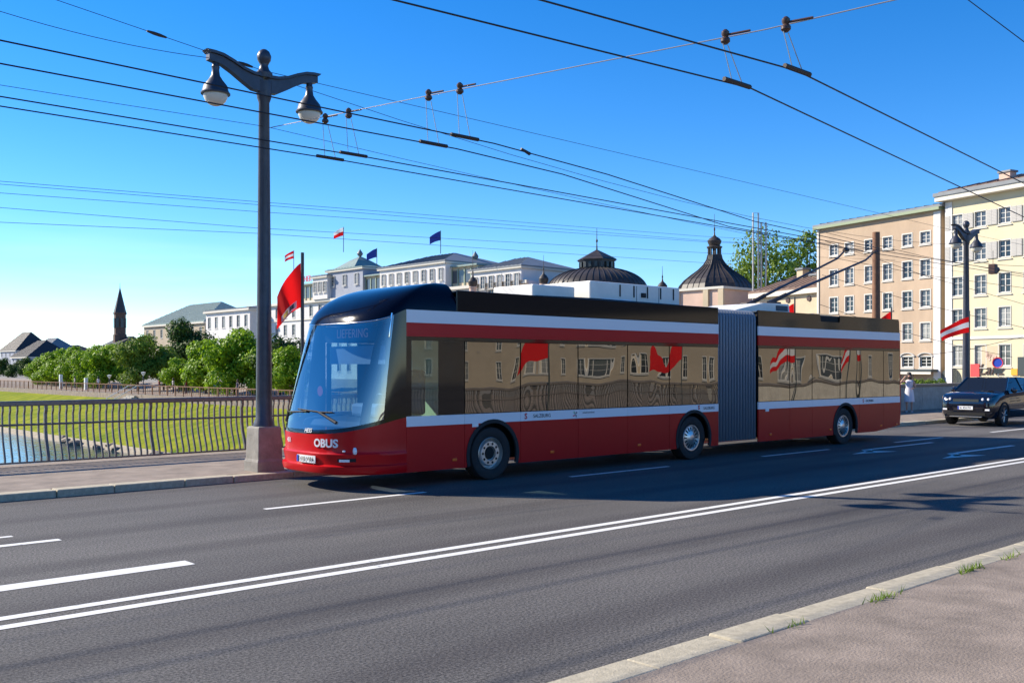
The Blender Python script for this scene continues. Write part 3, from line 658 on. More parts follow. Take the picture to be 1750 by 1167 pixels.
# cab interior behind the clear glass
MB().prism([(0.28, 1.0), (0.34, 1.12), (0.75, 1.20), (0.85, 1.0)], 0.2, 2.35).build('dashboard', M['greyint'], bus, bevel=0.03)
MB().box(0.55, 0.80, 0.35, 1.15, 1.20, 1.42).build('instrument_binnacle', M['lightint'], bus, bevel=0.05)
mb = MB()
for k in range(25):
    a = 2 * math.pi * k / 24; p = Vector((1.0 - 0.11 * math.sin(a), 0.75 + 0.23 * math.cos(a), 1.38 + 0.20 * math.sin(a)))
    mb.v.append(tuple(p))
pts = [Vector(v) for v in mb.v]; MB().tube(pts, 0.016, 6).build('steering_wheel', M['ink'], bus, True)
MB().box(1.55, 1.68, 0.45, 1.0, 1.2, 2.0).box(1.2, 1.65, 0.45, 1.0, 1.05, 1.2).build('driver_seat', M['dcloth'], bus, bevel=0.06)
MB().box(2.10, 2.19, 0.1, 2.45, 0.5, 3.3).build('partition', M['lightint'], bus)
MB().box(0.72, 0.74, 0.35, 2.1, 2.10, 2.42).build('sun_blind', M['lightint'], bus)
MB().box(0.70, 2.1, 0.12, 2.43, 2.88, 2.98).build('cab_ceiling', M['lightint'], bus)
MB().box(0.62, 0.70, 0.35, 2.2, 2.50, 2.76).build('display_case', M['ink'], bus)
put_text('display_lettering', text_mesh('LIEFERING', 0.22, M['ltext'], 0.002), bus, (0.612, 1.2, 2.63), MF)
MB().lathe([(0.09, 0), (0.09, 0.004), (0.001, 0.004)], 16, (0.36, 1.85, 1.62), 'x').build('round_sticker', M['signred'], bus)
# side lettering, badges and amber markers on the near side
put_text('lettering', text_mesh('SALZBURG', 0.095, M['ink'], 0.001), bus, (4.08, -0.004, 1.125), MS)
put_text('lettering', text_mesh('S', 0.15, M['inkred'], 0.001, bold=0.004), bus, (3.66, -0.004, 1.125), MS)
put_text('lettering', text_mesh('SALZBURG', 0.085, M['ink'], 0.001), bus, (9.30, -0.004, 1.125), MS); put_text('lettering', text_mesh('S', 0.13, M['inkred'], 0.001, bold=0.004), bus, (8.93, -0.004, 1.145), MS)
put_text('lettering', text_mesh('SALZBURG', 0.085, M['ink'], 0.001), bus, (16.55, -0.004, 1.125), MS); put_text('lettering', text_mesh('S', 0.13, M['inkred'], 0.001, bold=0.004), bus, (16.2, -0.004, 1.125), MS)
em = MB()
for k, mm in ((0, 0), (1, 1), (2, 2), (3, 0)):
    a = k * math.pi / 2 + 0.4; em.add([(4.98, -0.003, 1.125), (4.98 + 0.08 * math.cos(a), -0.003, 1.125 + 0.08 * math.sin(a)), (4.98 + 0.05 * math.cos(a + 0.7), -0.003, 1.125 + 0.05 * math.sin(a + 0.7))], [(0, 1, 2)], mm)
em.build('star_emblem', [M['ink'], M['inkgreen'], M['inkred']], bus)
put_text('lettering', text_mesh('verkehrsverbund', 0.05, M['greyint'], 0.001), bus, (5.36, -0.004, 1.15), MS)
for x in (1.95, 4.35, 6.9, 9.2, 11.75, 14.5, 17.2, 18.1):
    MB().box(x - 0.05, x + 0.05, -0.014, 0.002, 0.40, 0.45).build('side_marker', M['amber'], bus, bevel=0.01)
for x in (2.42, 11.6): MB().box(x - 0.07, x + 0.07, -0.012, 0.002, 0.98, 1.04).build('side_repeater', M['plate'], bus)

# ------------------------------------------------------------------ car
car = empty('parked_car', (34.9, 15.0, 0), 0, 'black sport utility car with white plate beside the far kerb', 'car'); car.name = 'black_car'; car.scale = (1, 1, 1.05)
st = [  # x, half width, bottom, hood/belt height, crown
 (0.00, 0.66, 0.42, 0.76, 0.80), (0.05, 0.82, 0.30, 0.90, 0.94), (0.18, 0.91, 0.26, 1.00, 1.05), (0.50, 0.96, 0.26, 1.06, 1.11), (1.00, 0.97, 0.26, 1.11, 1.16), (1.30, 0.97, 0.26, 1.13, 1.18),
 (2.2, 0.97, 0.26, 1.15, 1.17), (3.2, 0.97, 0.26, 1.19, 1.21), (3.9, 0.955, 0.28, 1.22, 1.25), (4.25, 0.89, 0.36, 1.20, 1.23), (4.36, 0.76, 0.47, 1.10, 1.13)]
mb = MB()
for x, hw, zb_, zh, zc in st:
    hp = [(hw * 0.90, zb_), (hw * 0.99, zb_ + 0.12), (hw, zb_ + (zh - zb_) * 0.55), (hw * 0.985, zh - 0.08), (hw * 0.93, zh), (hw * 0.6, zc - 0.01), (0, zc)]
    ring = [(y, z) for y, z in hp] + [(-y, z) for y, z in reversed(hp[:-1])]
    for y, z in ring: mb.v.append((x, y, z))
n = 13
for j in range(len(st) - 1):
    for i in range(n): mb.f.append((j*n+i, j*n+(i+1) % n, j*n+n+(i+1) % n, j*n+n+i)); mb.m.append(0)
mb.f.append(tuple(range(n))); mb.m.append(0); mb.f.append(tuple(range((len(st)-1)*n, len(st)*n))); mb.m.append(0)
mb.build('body', M['car'], car, True)
gb = [(1.15, 0.88, 1.14), (1.80, 0.70, 1.58), (2.5, 0.70, 1.62), (3.5, 0.68, 1.57), (3.95, 0.66, 1.53), (4.25, 0.82, 1.22)]
def gl(pts, name, m, nb=0): return MB().add(pts, [tuple(range(len(pts)))]).build(name, m, car)
P = lambda i, s, ins=0: (gb[i][0], s * (gb[i][1] - ins), gb[i][2])
gl([P(0, -1), P(0, 1), P(1, 1), P(1, -1)], 'windscreen', M['carglass'])
MB().grid(lambda u, v: (gb[1][0] + (3.95 - 1.80) * u, (v * 2 - 1) * 0.70, 1.58 + 0.05 * math.sin(math.pi * min(1, u * 0.9 + 0.1)) * (1 - (v * 2 - 1) ** 2 * 0.3) - 0.05 * u ** 2), 8, 6).build('roof', M['car'], car, True)
gl([P(4, -1), P(4, 1), P(5, 1), P(5, -1)], 'rear_glass', M['sglass'])
for s in (-1, 1):
    gl([(1.22, s * 0.92, 1.13), (2.45, s * 0.94, 1.15), (2.42, s * 0.712, 1.60), (1.82, s * 0.705, 1.575)], 'side_glass', M['carglass'])
    gl([(2.52, s * 0.94, 1.15), (3.35, s * 0.94, 1.19), (3.30, s * 0.695, 1.575), (2.50, s * 0.712, 1.60)], 'side_glass', M['carglass'])
    gl([(3.35, s * 0.94, 1.19), (4.25, s * 0.84, 1.22), (3.95, s * 0.67, 1.53), (3.30, s * 0.695, 1.575)], 'rear_quarter', M['car'])
    MB().tube([(1.15, s * 0.89, 1.14), (1.80, s * 0.707, 1.583)], 0.035, 6).build('pillar', M['car'], car, True); MB().tube([(2.48, s * 0.945, 1.15), (2.46, s * 0.715, 1.605)], 0.03, 6).build('pillar', M['car'], car, True)
    MB().lathe([(0.02, -0.08), (0.09, -0.05), (0.10, 0.03), (0.06, 0.08)], 10, (1.45, s * 1.05, 1.18), 'x').build('wing_mirror', M['car'], car, True)
    # headlamp, fog lamp
    MB().add([(0.02, s * 0.50, 0.83), (0.06, s * 0.84, 0.86), (0.28, s * 0.945, 0.97), (0.12, s * 0.84, 0.96), (0.04, s * 0.50, 0.90)], [(0, 1, 2, 3, 4)]).build('headlamp_glass', M['sglass'], car)
    for yy, rr in ((0.56, 0.05), (0.74, 0.05)): MB().lathe([(0.001, -0.03), (rr * 0.7, -0.025), (rr, 0.0), (rr, 0.06)], 12, (0.035 + (yy - 0.56) * 0.16, s * yy, 0.885), 'x').build('headlight', M['lens'], car, True)
    MB().box(0.0, 0.10, min(s * 0.58, s * 0.80), max(s * 0.58, s * 0.80), 0.52, 0.575).build('fog_lamp', M['lens'], car)
    for x in (0.86, 3.52):
        t = MB().lathe([(0.22, -s * 0.2), (0.35, -s * 0.2), (0.365, -s * 0.17), (0.365, s * 0.0), (0.34, s * 0.02), (0.25, s * 0.018), (0.24, 0)], 28, (x, s * 0.95, 0.365), 'y', caps=False).build('tyre', M['rubber'], car, True)
        MB().lathe([(0.245, s * 0.005), (0.235, s * 0.012), (0.225, -s * 0.03), (0.06, -s * 0.01), (0.04, s * 0.006), (0.001, s * 0.006)], 24, (x, s * 0.95, 0.365), 'y', caps=False).build('rim', M['greyint'], t, True)
        for k in range(7):
            a = 2 * math.pi * k / 7
            MB().tube([(x + 0.04 * math.cos(a), s * 0.958, 0.365 + 0.04 * math.sin(a)), (x + 0.225 * math.cos(a), s * 0.955, 0.365 + 0.225 * math.sin(a))], 0.016, 5).build('spoke', M['alloy'], t)
        mb = MB(); 
        for k in range(15):
            a = R(-10) + R(200) * k / 14
            for rr in (0.375, 0.44):
                for yy in (s * 0.90, s * 0.985): mb.v.append((x + rr * math.cos(a), yy, 0.365 + rr * math.sin(a)))
        for k in range(14):
            b = k * 4
            for q in ((0, 1), (1, 3), (3, 2), (2, 0)): mb.f.append((b+q[0], b+q[1], b+4+q[1], b+4+q[0])); mb.m.append(0)
        mb.build('wheel_arch', M['rubber'], car, True)
MB().box(-0.005, 0.08, -0.44, 0.44, 0.80, 0.89).build('grille', M['signdark'], car); MB().box(-0.015, 0.05, -0.66, 0.66, 0.36, 0.45).build('lower_intake', M['dark'], car)
MB().box(-0.03, 0.02, -0.55, 0.55, 0.30, 0.325).build('skid_trim', M['alloy'], car)
pl = MB().box(-0.045, -0.02, -0.26, 0.26, 0.545, 0.66).build('number_plate', M['plate'], car)
put_text('plate_text', text_mesh('SL 824 FM', 0.09, M['ink'], 0.001), pl, (-0.048, 0, 0.602), MF); MB().box(-0.0475, -0.04, 0.215, 0.258, 0.548, 0.657).build('plate_band', M['blue'], pl)
MB().box(1.6, 3.9, -0.75, 0.75, 0.5, 1.0).build('cabin_floor', M['dark'], car)
for s in (-1, 1): MB().box(2.3, 2.45, s * 0.38 - 0.22, s * 0.38 + 0.22, 0.9, 1.45).build('seat', M['dcloth'], car, bevel=0.05)

# ------------------------------------------------------------------ people
def skin_body(name, pts, edges, radii, m, parent, root=0, sub=2):
    me = bpy.data.meshes.new(name); me.from_pydata(pts, edges, []); me.materials.append(m)
    o = link(name, me, parent); md = o.modifiers.new('skin', 'SKIN'); md.use_smooth_shade = True
    d = me.skin_vertices[0].data
    for i, r in enumerate(radii): d[i].radius = (r, r) if not isinstance(r, tuple) else r; d[i].use_root = (i == root)
    s = o.modifiers.new('sub', 'SUBSURF'); s.levels = sub; s.render_levels = sub; return o
def person(loc, rz, label, arm='down', top=None, skirt=True, low=None, scale=1.0, group=None, fingers=True):
    r = empty('person', loc, rz, label, 'person', group); r.scale = (scale,) * 3
    p = [(0, 0, 0.92), (0, 0, 1.10), (0, 0.01, 1.30), (0, 0, 1.42), (0, -0.01, 1.50), (0, -0.02, 1.58), (0, -0.02, 1.66)]; rad = [(0.15, 0.11), (0.125, 0.09), (0.15, 0.10), (0.07, 0.065), (0.05, 0.05), (0.085, 0.095), (0.07, 0.08)]
    e = [(0, 1), (1, 2), (2, 3), (3, 4), (4, 5), (5, 6)]
    def chain(start, pts, rs):
        k = start
        for q, rr in zip(pts, rs): p.append(q); rad.append(rr); e.append((k, len(p) - 1)); k = len(p) - 1
        return k
    for s in (-1, 1):
        chain(0, [(s * 0.09, 0, 0.84), (s * 0.10, -0.02 * s, 0.48), (s * 0.10, 0.03, 0.09), (s * 0.11, -0.12, 0.03)], [0.085, 0.055, 0.035, 0.03])
        if arm == 'raised' and s == -1: hand = [(s * 0.19, 0, 1.36), (s * 0.36, -0.10, 1.32), (s * 0.20, -0.17, 1.53)]
        elif arm == 'raised': hand = [(s * 0.19, 0, 1.36), (s * 0.25, 0.02, 1.10), (s * 0.15, -0.18, 1.06)]
        else: hand = [(s * 0.19, 0, 1.36), (s * 0.23, 0.02, 1.10), (s * 0.24, -0.06, 0.86)]
        k = chain(2, hand, [0.055, 0.04, 0.028]); h = Vector(hand[-1]); d = (h - Vector(hand[-2])).normalized()
        palm = h + d * 0.06; chain(k, [tuple(palm)], [0.028]); kk = len(p) - 1
        if fingers:
            side = d.cross(Vector((0.2, 1, 0.1))).normalized()
            for j, ln in ((-1.5, 0.06), (-0.5, 0.075), (0.5, 0.072), (1.5, 0.055)): chain(kk, [tuple(palm + side * 0.016 * j + d * 0.03), tuple(palm + side * 0.018 * j + d * ln + Vector((0, -0.015, 0)))], [0.009, 0.007])
            chain(k, [tuple(h + d * 0.03 + side * 0.04), tuple(h + d * 0.06 + side * 0.05)], [0.010, 0.008])
    skin_body('body', p, e, rad, M['skin'], r)
    top = top or M['cloth']; low = low or M['cloth']
    MB().lathe([(0.15, 0.90), (0.14, 1.05), (0.135, 1.12), (0.165, 1.28), (0.18, 1.36), (0.12, 1.42), (0.06, 1.44)], 16).build('shirt', top, r, True).scale = (1.0, 0.78, 1)
    if skirt: MB().lathe([(0.145, 1.06), (0.17, 0.95), (0.20, 0.75), (0.225, 0.46), (0.215, 0.455), (0.15, 0.9)], 18).build('skirt', low, r, True).scale = (1, 0.8, 1)
    else:
        for s in (-1, 1): MB().tube([(s * 0.07, 0, 0.98), (s * 0.10, 0, 0.5), (s * 0.10, 0.03, 0.10)], [0.10, 0.075, 0.06], 10).build('trouser_leg', low, r, True)
    MB().lathe([(0.02, 1.80), (0.08, 1.78), (0.108, 1.70), (0.11, 1.60), (0.10, 1.50), (0.06, 1.46)], 14, (0, 0.025, -0.03)).build('hair', M['hair'], r, True)
    for s in (-1, 1): MB().box(s * 0.11 - 0.045, s * 0.11 + 0.045, -0.17, 0.07, 0, 0.05).build('shoe', top, r, bevel=0.02)
    # face
    MB().lathe([(0.001, -0.03), (0.013, -0.01), (0.016, 0.01)], 8, (0, -0.115, 1.605), 'y').build('nose', M['skin'], r, True)
    for s in (-1, 1): MB().lathe([(0.001, -0.006), (0.011, 0), (0.011, 0.01)], 8, (s * 0.034, -0.108, 1.635), 'y').build('eye', M['ink'], r, True)
    MB().box(-0.025, 0.025, -0.112, -0.10, 1.553, 1.562).build('mouth', M['rcloth'], r)
    return r
person((41.4, 20.2, PZ), R(-60), 'woman in white skirt raising a hand to her face beside the parapet', 'raised', M['cloth2'], True, M['cloth'], 0.97)
random.seed(21)
for i, (x, top, lw) in enumerate(((272, 'rcloth', 'dcloth'), (296, 'cloth', 'dcloth'), (318, 'rcloth', 'dcloth'), (168, 'cloth', 'dcloth'), (128, 'cloth', 'dcloth'), (406, 'dcloth', 'dcloth'))):
    q = at(x, 627, X=48.0); person((48.0, q.y, -0.97), random.uniform(0, 6), 'distant walker on the tree lined promenade', 'down', M[top], False, M[lw], 1.0, 'walkers on the promenade', fingers=False)

# ------------------------------------------------------------------ overhead wires
def wire(name, pts, r, label, m='wire', group=None, sag=0.0):
    P_ = []
    for i in range(len(pts) - 1):
        a, b = Vector(pts[i]), Vector(pts[i+1]); N = 10
        for k in range(N + (i == len(pts) - 2)):
            t = k / N; q = a.lerp(b, t); q.z -= sag * 4 * t * (1 - t) * (b - a).length / 30; P_.append(q)
    o = MB().tube(P_, r, 5).build(name, M[m], None, True); return tag(o, label, 'wire', group)
CW = 0.0105
wire('contact_wire', [(-30, 7.8, 5.75), (5.6, 7.9, 5.6), (10.7, 7.3, 5.58), (24.7, 9.2, 5.55), (60, 13.5, 5.6)], CW, 'thick contact wire over the near lane, farther of its pair', group='contact wires')
wire('contact_wire', [(-30, 6.9, 5.75), (6.6, 6.95, 5.6), (10.5, 6.5, 5.58), (20.1, 7.5, 5.55), (60, 11.7, 5.6)], CW, 'thick contact wire over the near lane, closer to the near pavement', group='contact wires')
wire('contact_wire', [(-30, 11.3, 5.7), (3.1, 11.75, 5.6), (10.4, 11.9, 5.6), (13.6, 12.4, 5.6), (20.4, 13.8, 5.55), (28, 14.5, 5.55)], CW, 'contact wire over the turning lane merging towards the bus booms, outer one', group='contact wires')
wire('contact_wire', [(-30, 12.4, 5.7), (3.4, 12.65, 5.6), (10.2, 12.6, 5.6), (13, 12.95, 5.6), (20.7, 14.75, 5.55), (28, 15.1, 5.55)], CW, 'contact wire over the turning lane merging towards the bus booms, inner one', group='contact wires')
wire('contact_wire', [(-30, 14.6, 5.6), (9.8, 14.6, 5.72), (28, 14.6, 5.52), (60, 14.9, 5.6)], CW, 'contact wire over the bus lane touched by the first boom', group='contact wires')
wire('contact_wire', [(-30, 15.25, 5.6), (9.8, 15.25, 5.75), (28, 15.2, 5.55), (60, 15.5, 5.6)], CW, 'contact wire over the bus lane touched by the second boom', group='contact wires')
SPAN = lambda y: 6.58 + (6.02 - 6.58) * (16.9 - y) / 16.9
wire('span_wire', [(9.2, 16.9, 6.55), (9.9, 12.2, 6.42), (10.4, 6.9, 6.15), (10.9, 0, 5.95)], 0.008, 'pale cross span wire from the front lamp post over the road', 'steelwire')
wire('feeder_cable', [at(-200, -90, Y=16.97), at(95, 0, Y=16.97), (9.1, 17.0, 7.62), (41, 17.6, 7.5), (60, 17.8, 7.6)], 0.006, 'thin cable linking the tops of the two lamp posts')
wire('feeder_cable', [at(-200, -24, Y=16.9), at(0, 20, Y=16.9), (8.0, 16.95, 7.62), (9.1, 17.0, 7.55), (41, 17.4, 7.0)], 0.006, 'thin slack cable meeting the finial of the front lamp post', sag=0.7)
wire('feeder_cable', [(-20, 16.9, 6.6), (9.1, 16.9, 6.55), (40.9, 17.6, 5.9)], 0.005, 'thin cable at lantern height along the far pavement', sag=0.2)
for k, (ya, yb, yc) in enumerate(((310, 345, 404), (315, 350, 411), (330, 362, 413), (355, 390, 432), (380, 399, 449))):
    wire('service_wire', [at(-300, ya - (yb - ya) * 0.68, Y=17.25 + 0.02 * k), at(0, ya, Y=17.25 + 0.02 * k), at(440, yb, Y=17.25 + 0.02 * k), at(1200, yc, Y=17.3 + 0.02 * k), at(1530, yc + (yc - yb) * 0.3, Y=17.3 + 0.02 * k)], 0.0042, 'thin service wire strung low along the far pavement', group='service wires')
for k, (a, b) in enumerate((((1400, 395), (1750, 470)), ((1410, 412), (1750, 520)), ((1405, 470), (1750, 560)), ((1420, 440), (1750, 492)), ((1560, 610), (1750, 575)), ((1400, 520), (1640, 592)), ((1640, 440), (1750, 455)))):
    wire('square_wire', [at(a[0], a[1], D=44), at((a[0]+b[0])/2, (a[1]+b[1])/2 + 5, D=46), at(b[0], b[1], D=48), at(b[0] + 90, b[1] + (b[1]-a[1]) * 0.25, D=50)], 0.011, 'wire crossing the square before the plastered houses', group='wires over the square')
wire('high_wire', [at(1600, -60, D=14), at(1654, 0, D=14), at(1750, 72, D=14), at(1850, 150, D=14)], 0.007, 'lone wire crossing the upper corner of the sky')
# hangers between span wire and contact wires
def hanger(top, bot, label, bar=0.55, along=(1, 0.0, 0)):
    r = empty('wire_hanger', bot, 0, label, 'wire hanger', 'wire hangers'); t = Vector(top) - Vector(bot); al = Vector(along).normalized()
    MB().tube([-al * bar / 2 + Vector((0, 0, 0.01)), al * bar / 2 + Vector((0, 0, 0.01))], 0.03, 6).build('clamp_bar', M['fitting'], r, True)
    MB().lathe([(0.03, -0.09), (0.06, -0.06), (0.06, -0.03), (0.035, 0.0), (0.05, 0.03), (0.05, 0.06), (0.02, 0.09)], 10, t).build('insulator', M['brownfit'], r, True)
    for s in (-1, 1): MB().tube([t + al * 0.05 * s - Vector((0, 0, 0.09)), al * 0.11 * s + Vector((0, 0, 0.02))], 0.006, 5).build('hanger_rod', M['steelwire'], r)
    MB().tube([t + Vector((0, 0, 0.02)), t + Vector((0.03, -0.34, 0.0))], 0.016, 5).build('stay', M['brownfit'], r)
    return r
for y, wz, ax in ((7.3, 5.58, (14, 1.9, 0)), (6.5, 5.58, (9.6, 1.0, 0)), (11.9, 5.6, (1, 0.1, 0)), (12.6, 5.6, (1, 0.05, 0)), (14.6, 5.72, (1, 0, 0)), (15.25, 5.75, (1, 0, 0))):
    x = 10.9 - 1.7 * y / 16.9
    zt_ = 5.95 + (6.15 - 5.95) * y / 6.9 if y < 6.9 else (6.15 + (6.42 - 6.15) * (y - 6.9) / 5.3 if y < 12.2 else 6.42 + 0.13 * (y - 12.2) / 4.7)
    hanger((x, y, zt_ - 0.06), (x + (0.25 if y < 9 else 0.1), y, wz), ('wire hanger on the cross span over the near lane' if y < 9 else 'wire hanger on the cross span over the turning lane' if y < 13 else 'wire hanger on the cross span over the bus lane beside the lamp post'))
for (px_, L) in ((0.45, 0.35), (0.9, 0.3)):
    q = at(95, 0, Y=16.97).lerp(Vector((9.1, 17.0, 7.62)), px_); q.z -= 0.0; d_ = (Vector((9.1, 17.0, 7.62)) - at(95, 0, Y=16.97)).normalized() * L / 2
    o = MB().tube([q - d_, q - d_ * 0.3, q + d_ * 0.3, q + d_], [0.018, 0.03, 0.03, 0.018], 6).build('wire_insulator', M['fitting'], None, True); tag(o, 'small dark insulator inline on an overhead wire', 'insulator', 'inline insulators')
for (x, y, L) in ((898, 259, 0.2),):
    q = at(x, y, Y=16.9 if x < 800 else 12.3); o = MB().tube([q - Vector((L/2, 0, -0.03)), q + Vector((L/2, 0, -0.03))], [0.02, 0.03], 6).build('wire_insulator', M['fitting'], None, True); tag(o, 'small dark insulator inline on an overhead wire', 'insulator', 'inline insulators')
q = at(1697, 460, D=40); r = empty('signal_lamp', q, 0, 'dark traffic signal hung on wires before the yellow house', 'signal'); MB().box(-0.14, 0.14, -0.14, 0.14, -0.2, 0.2).build('housing', M['brownfit'], r, bevel=0.03); MB().lathe([(0.11, 0), (0.12, 0.25), (0.10, 0.25), (0.09, 0.0)], 12, (0.14, 0, 0), 'x').build('hood', M['ink'], r); MB().tube([(0, 0, 0.2), (0, 0, 0.75)], 0.01, 5).build('hanger_rod', M['fitting'], r)

# ------------------------------------------------------------------ buildings
WCACHE = {}; WR = random.Random(8)
def win_mesh(w, h, style):
    k = (round(w, 2), round(h, 2), style)
    if k in WCACHE: return WCACHE[k]
    f = MB(); t = 0.07 if style != 'big' else 0.09
    # surround casing (proud), sash frame, mullion, transoms, sill;  local x right, y inward, z up, origin bottom-left
    if style in ('cased', 'plain', 'shut'):
        c = 0.09 if style == 'cased' else 0.06
        f.box(-c, 0, -0.035, 0.05, -c, h + c); f.box(w, w + c, -0.035, 0.05, -c, h + c); f.box(0, w, -0.035, 0.05, h, h + c); f.box(0, w, -0.035, 0.05, -c, 0)
    f.box(0, t, 0.10, 0.17, 0, h); f.box(w - t, w, 0.10, 0.17, 0, h); f.box(t, w - t, 0.10, 0.17, 0, t); f.box(t, w - t, 0.10, 0.17, h - t, h)
    f.box(w/2 - 0.04, w/2 + 0.04, 0.095, 0.165, t, h - t)
    for q in ((0.36, 0.68) if style != 'big' else (0.7,)): f.box(t, w - t, 0.115, 0.16, h * q - 0.02, h * q + 0.02)
    f.box(-0.15, w + 0.15, -0.10, 0.0, -0.20, -0.135)
    fm = f.mesh('window', M['frame']); pm = [MB().box(0.02, w - 0.02, 0.135, 0.15, 0.02, h - 0.02).mesh('pane', M[q]) for q in ('pane', 'pane', 'pane_curtain', 'pane_dark')]
    WCACHE[k] = (fm, pm); return WCACHE[k]
SHM = {}
def add_windows(root, O, U, wins, style='cased', shutters=()):
    rz = math.atan2(U.y, U.x)
    for i, (u0, u1, v0, v1) in enumerate(wins):
        fm, pm = win_mesh(u1 - u0, v1 - v0, style); p = O + U * u0 + Vector((0, 0, v0))
        wo_ = link('window', fm, root, p - Vector(root.location), (0, 0, rz)); link('pane', WR.choice(pm), wo_)
        if i in shutters:
            k = round(v1 - v0, 2)
            if k not in SHM:
                mb = MB().box(0, 0.5, -0.05, 0.0, 0, v1 - v0)
                for z in range(int((v1 - v0) / 0.12)): mb.box(0.05, 0.45, -0.065, -0.05, 0.06 + z * 0.12, 0.12 + z * 0.12)
                SHM[k] = mb.mesh('shutter', M['shutter'])
            for xx in (-0.62, (u1 - u0) + 0.12): link('shutter', SHM[k], wo_, (xx, -0.045, 0))
def wall_mesh(mb, O, U, W, H, wins, reveal=0.22, z0=0.0):
    N = Vector((U.y, -U.x, 0))
    us = sorted({0.0, W} | {a for q in wins for a in q[:2]}); vs_ = sorted({z0, H} | {a for q in wins for a in q[2:]})
    for i in range(len(us) - 1):
        for j in range(len(vs_) - 1):
            uc, vc = (us[i] + us[i+1]) / 2, (vs_[j] + vs_[j+1]) / 2
            if any(q[0] < uc < q[1] and q[2] < vc < q[3] for q in wins): continue
            P = lambda u, v: O + U * u + Vector((0, 0, v))
            mb.add([P(us[i], vs_[j]), P(us[i+1], vs_[j]), P(us[i+1], vs_[j+1]), P(us[i], vs_[j+1])], [(0, 1, 2, 3)])
    for (a, b, c, d) in wins:
        P = lambda u, v, k: O + U * u + Vector((0, 0, v)) - N * (reveal * k)
        for (p, q) in (((a, c), (b, c)), ((b, c), (b, d)), ((b, d), (a, d)), ((a, d), (a, c))):
            mb.add([P(*p, 0), P(*q, 0), P(*q, 1), P(*p, 1)], [(0, 1, 2, 3)])
        mb.add([P(a, c, 1), P(b, c, 1), P(b, d, 1), P(a, d, 1)], [(0, 1, 2, 3)])
def building(name, label, PL, PR, depth, H, wins, m, style='cased', shutters=(), cat='building', z0=-0.3):
    PL, PR = Vector((PL[0], PL[1], 0)), Vector((PR[0], PR[1], 0)); U = (PR - PL).normalized(); W = (PR - PL).length; N = Vector((U.y, -U.x, 0)); B = -N * depth
    r = empty(name, PL, 0, label, cat); mb = MB(); O = Vector((0, 0, 0))
    wall_mesh(mb, O, U, W, H, wins, z0=z0)
    a, b, c, d = O, O + U * W, O + U * W + B, O + B; Z = lambda p, z: (p.x, p.y, z)
    for p, q in ((b, c), (c, d), (d, a)): mb.add([Z(p, z0), Z(q, z0), Z(q, H), Z(p, H)], [(0, 1, 2, 3)])
    mb.add([Z(a, H), Z(b, H), Z(c, H), Z(d, H)], [(0, 1, 2, 3)])
    mb.build('wall', m, r); add_windows(r, PL, U, wins, style, shutters)
    return r, U, W, N, B
def obox(r, U, N, u0, u1, n0, n1, z0, z1, name, m, bevel=0):
    P = lambda u, n, z: U * u + N * n + Vector((0, 0, z))
    mb = MB().add([P(u0, n0, z0), P(u1, n0, z0), P(u1, n1, z0), P(u0, n1, z0), P(u0, n0, z1), P(u1, n0, z1), P(u1, n1, z1), P(u0, n1, z1)], [(3,2,1,0),(4,5,6,7),(0,1,5,4),(1,2,6,5),(2,3,7,6),(3,0,4,7)])
    return mb.build(name, m, r, bevel=bevel)
def hip(r, U, N, u0, u1, n0, n1, z0, z1, ridge, m, name='roof', over=0.4):
    P = lambda u, n, z: U * u + N * n + Vector((0, 0, z)); u0 -= over; u1 += over; n0 -= over; n1 += over
    cu0, cu1 = u0 + (u1-u0) * ridge, u1 - (u1-u0) * ridge; cn = (n0 + n1) / 2
    mb = MB().add([P(u0, n0, z0), P(u1, n0, z0), P(u1, n1, z0), P(u0, n1, z0), P(cu0, cn, z1), P(cu1, cn, z1), P(u0, n0, z0 - 0.2), P(u1, n0, z0 - 0.2), P(u1, n1, z0 - 0.2), P(u0, n1, z0 - 0.2)],
      [(0, 1, 5, 4), (1, 2, 5), (2, 3, 4, 5), (3, 0, 4), (0, 6, 7, 1), (1, 7, 8, 2), (2, 8, 9, 3), (3, 9, 6, 0), (6, 9, 8, 7)])
    o = mb.build(name, m, r)
    # standing seams
    sm = MB(); k = int((u1 - u0) / 0.9)
    for i in range(1, k):
        u = u0 + (u1-u0) * i / k; t = min(1, (u-u0) / max(1e-3, cu0-u0), (u1-u) / max(1e-3, u1-cu1))
        sm.tube([P(u, n1, z0 + 0.03), P(u, n1 + (cn - n1) * t, z0 + (z1-z0) * t + 0.03)], 0.04, 4)
    if k > 1: sm.build('seam', m, o)
    return o
def fac(PL, PR):     # map photo pixels on a facade to (u, v)
    PL = Vector((PL[0], PL[1], 0)); PR = Vector((PR[0], PR[1], 0)); U = (PR - PL).normalized(); N = Vector((U.y, -U.x, 0))
    def f(x, y):
        d = ray(x, y); t = (PL - CAMP).dot(N) / d.dot(N); q = CAMP + d * t; return (q - PL).dot(U), q.z
    return f
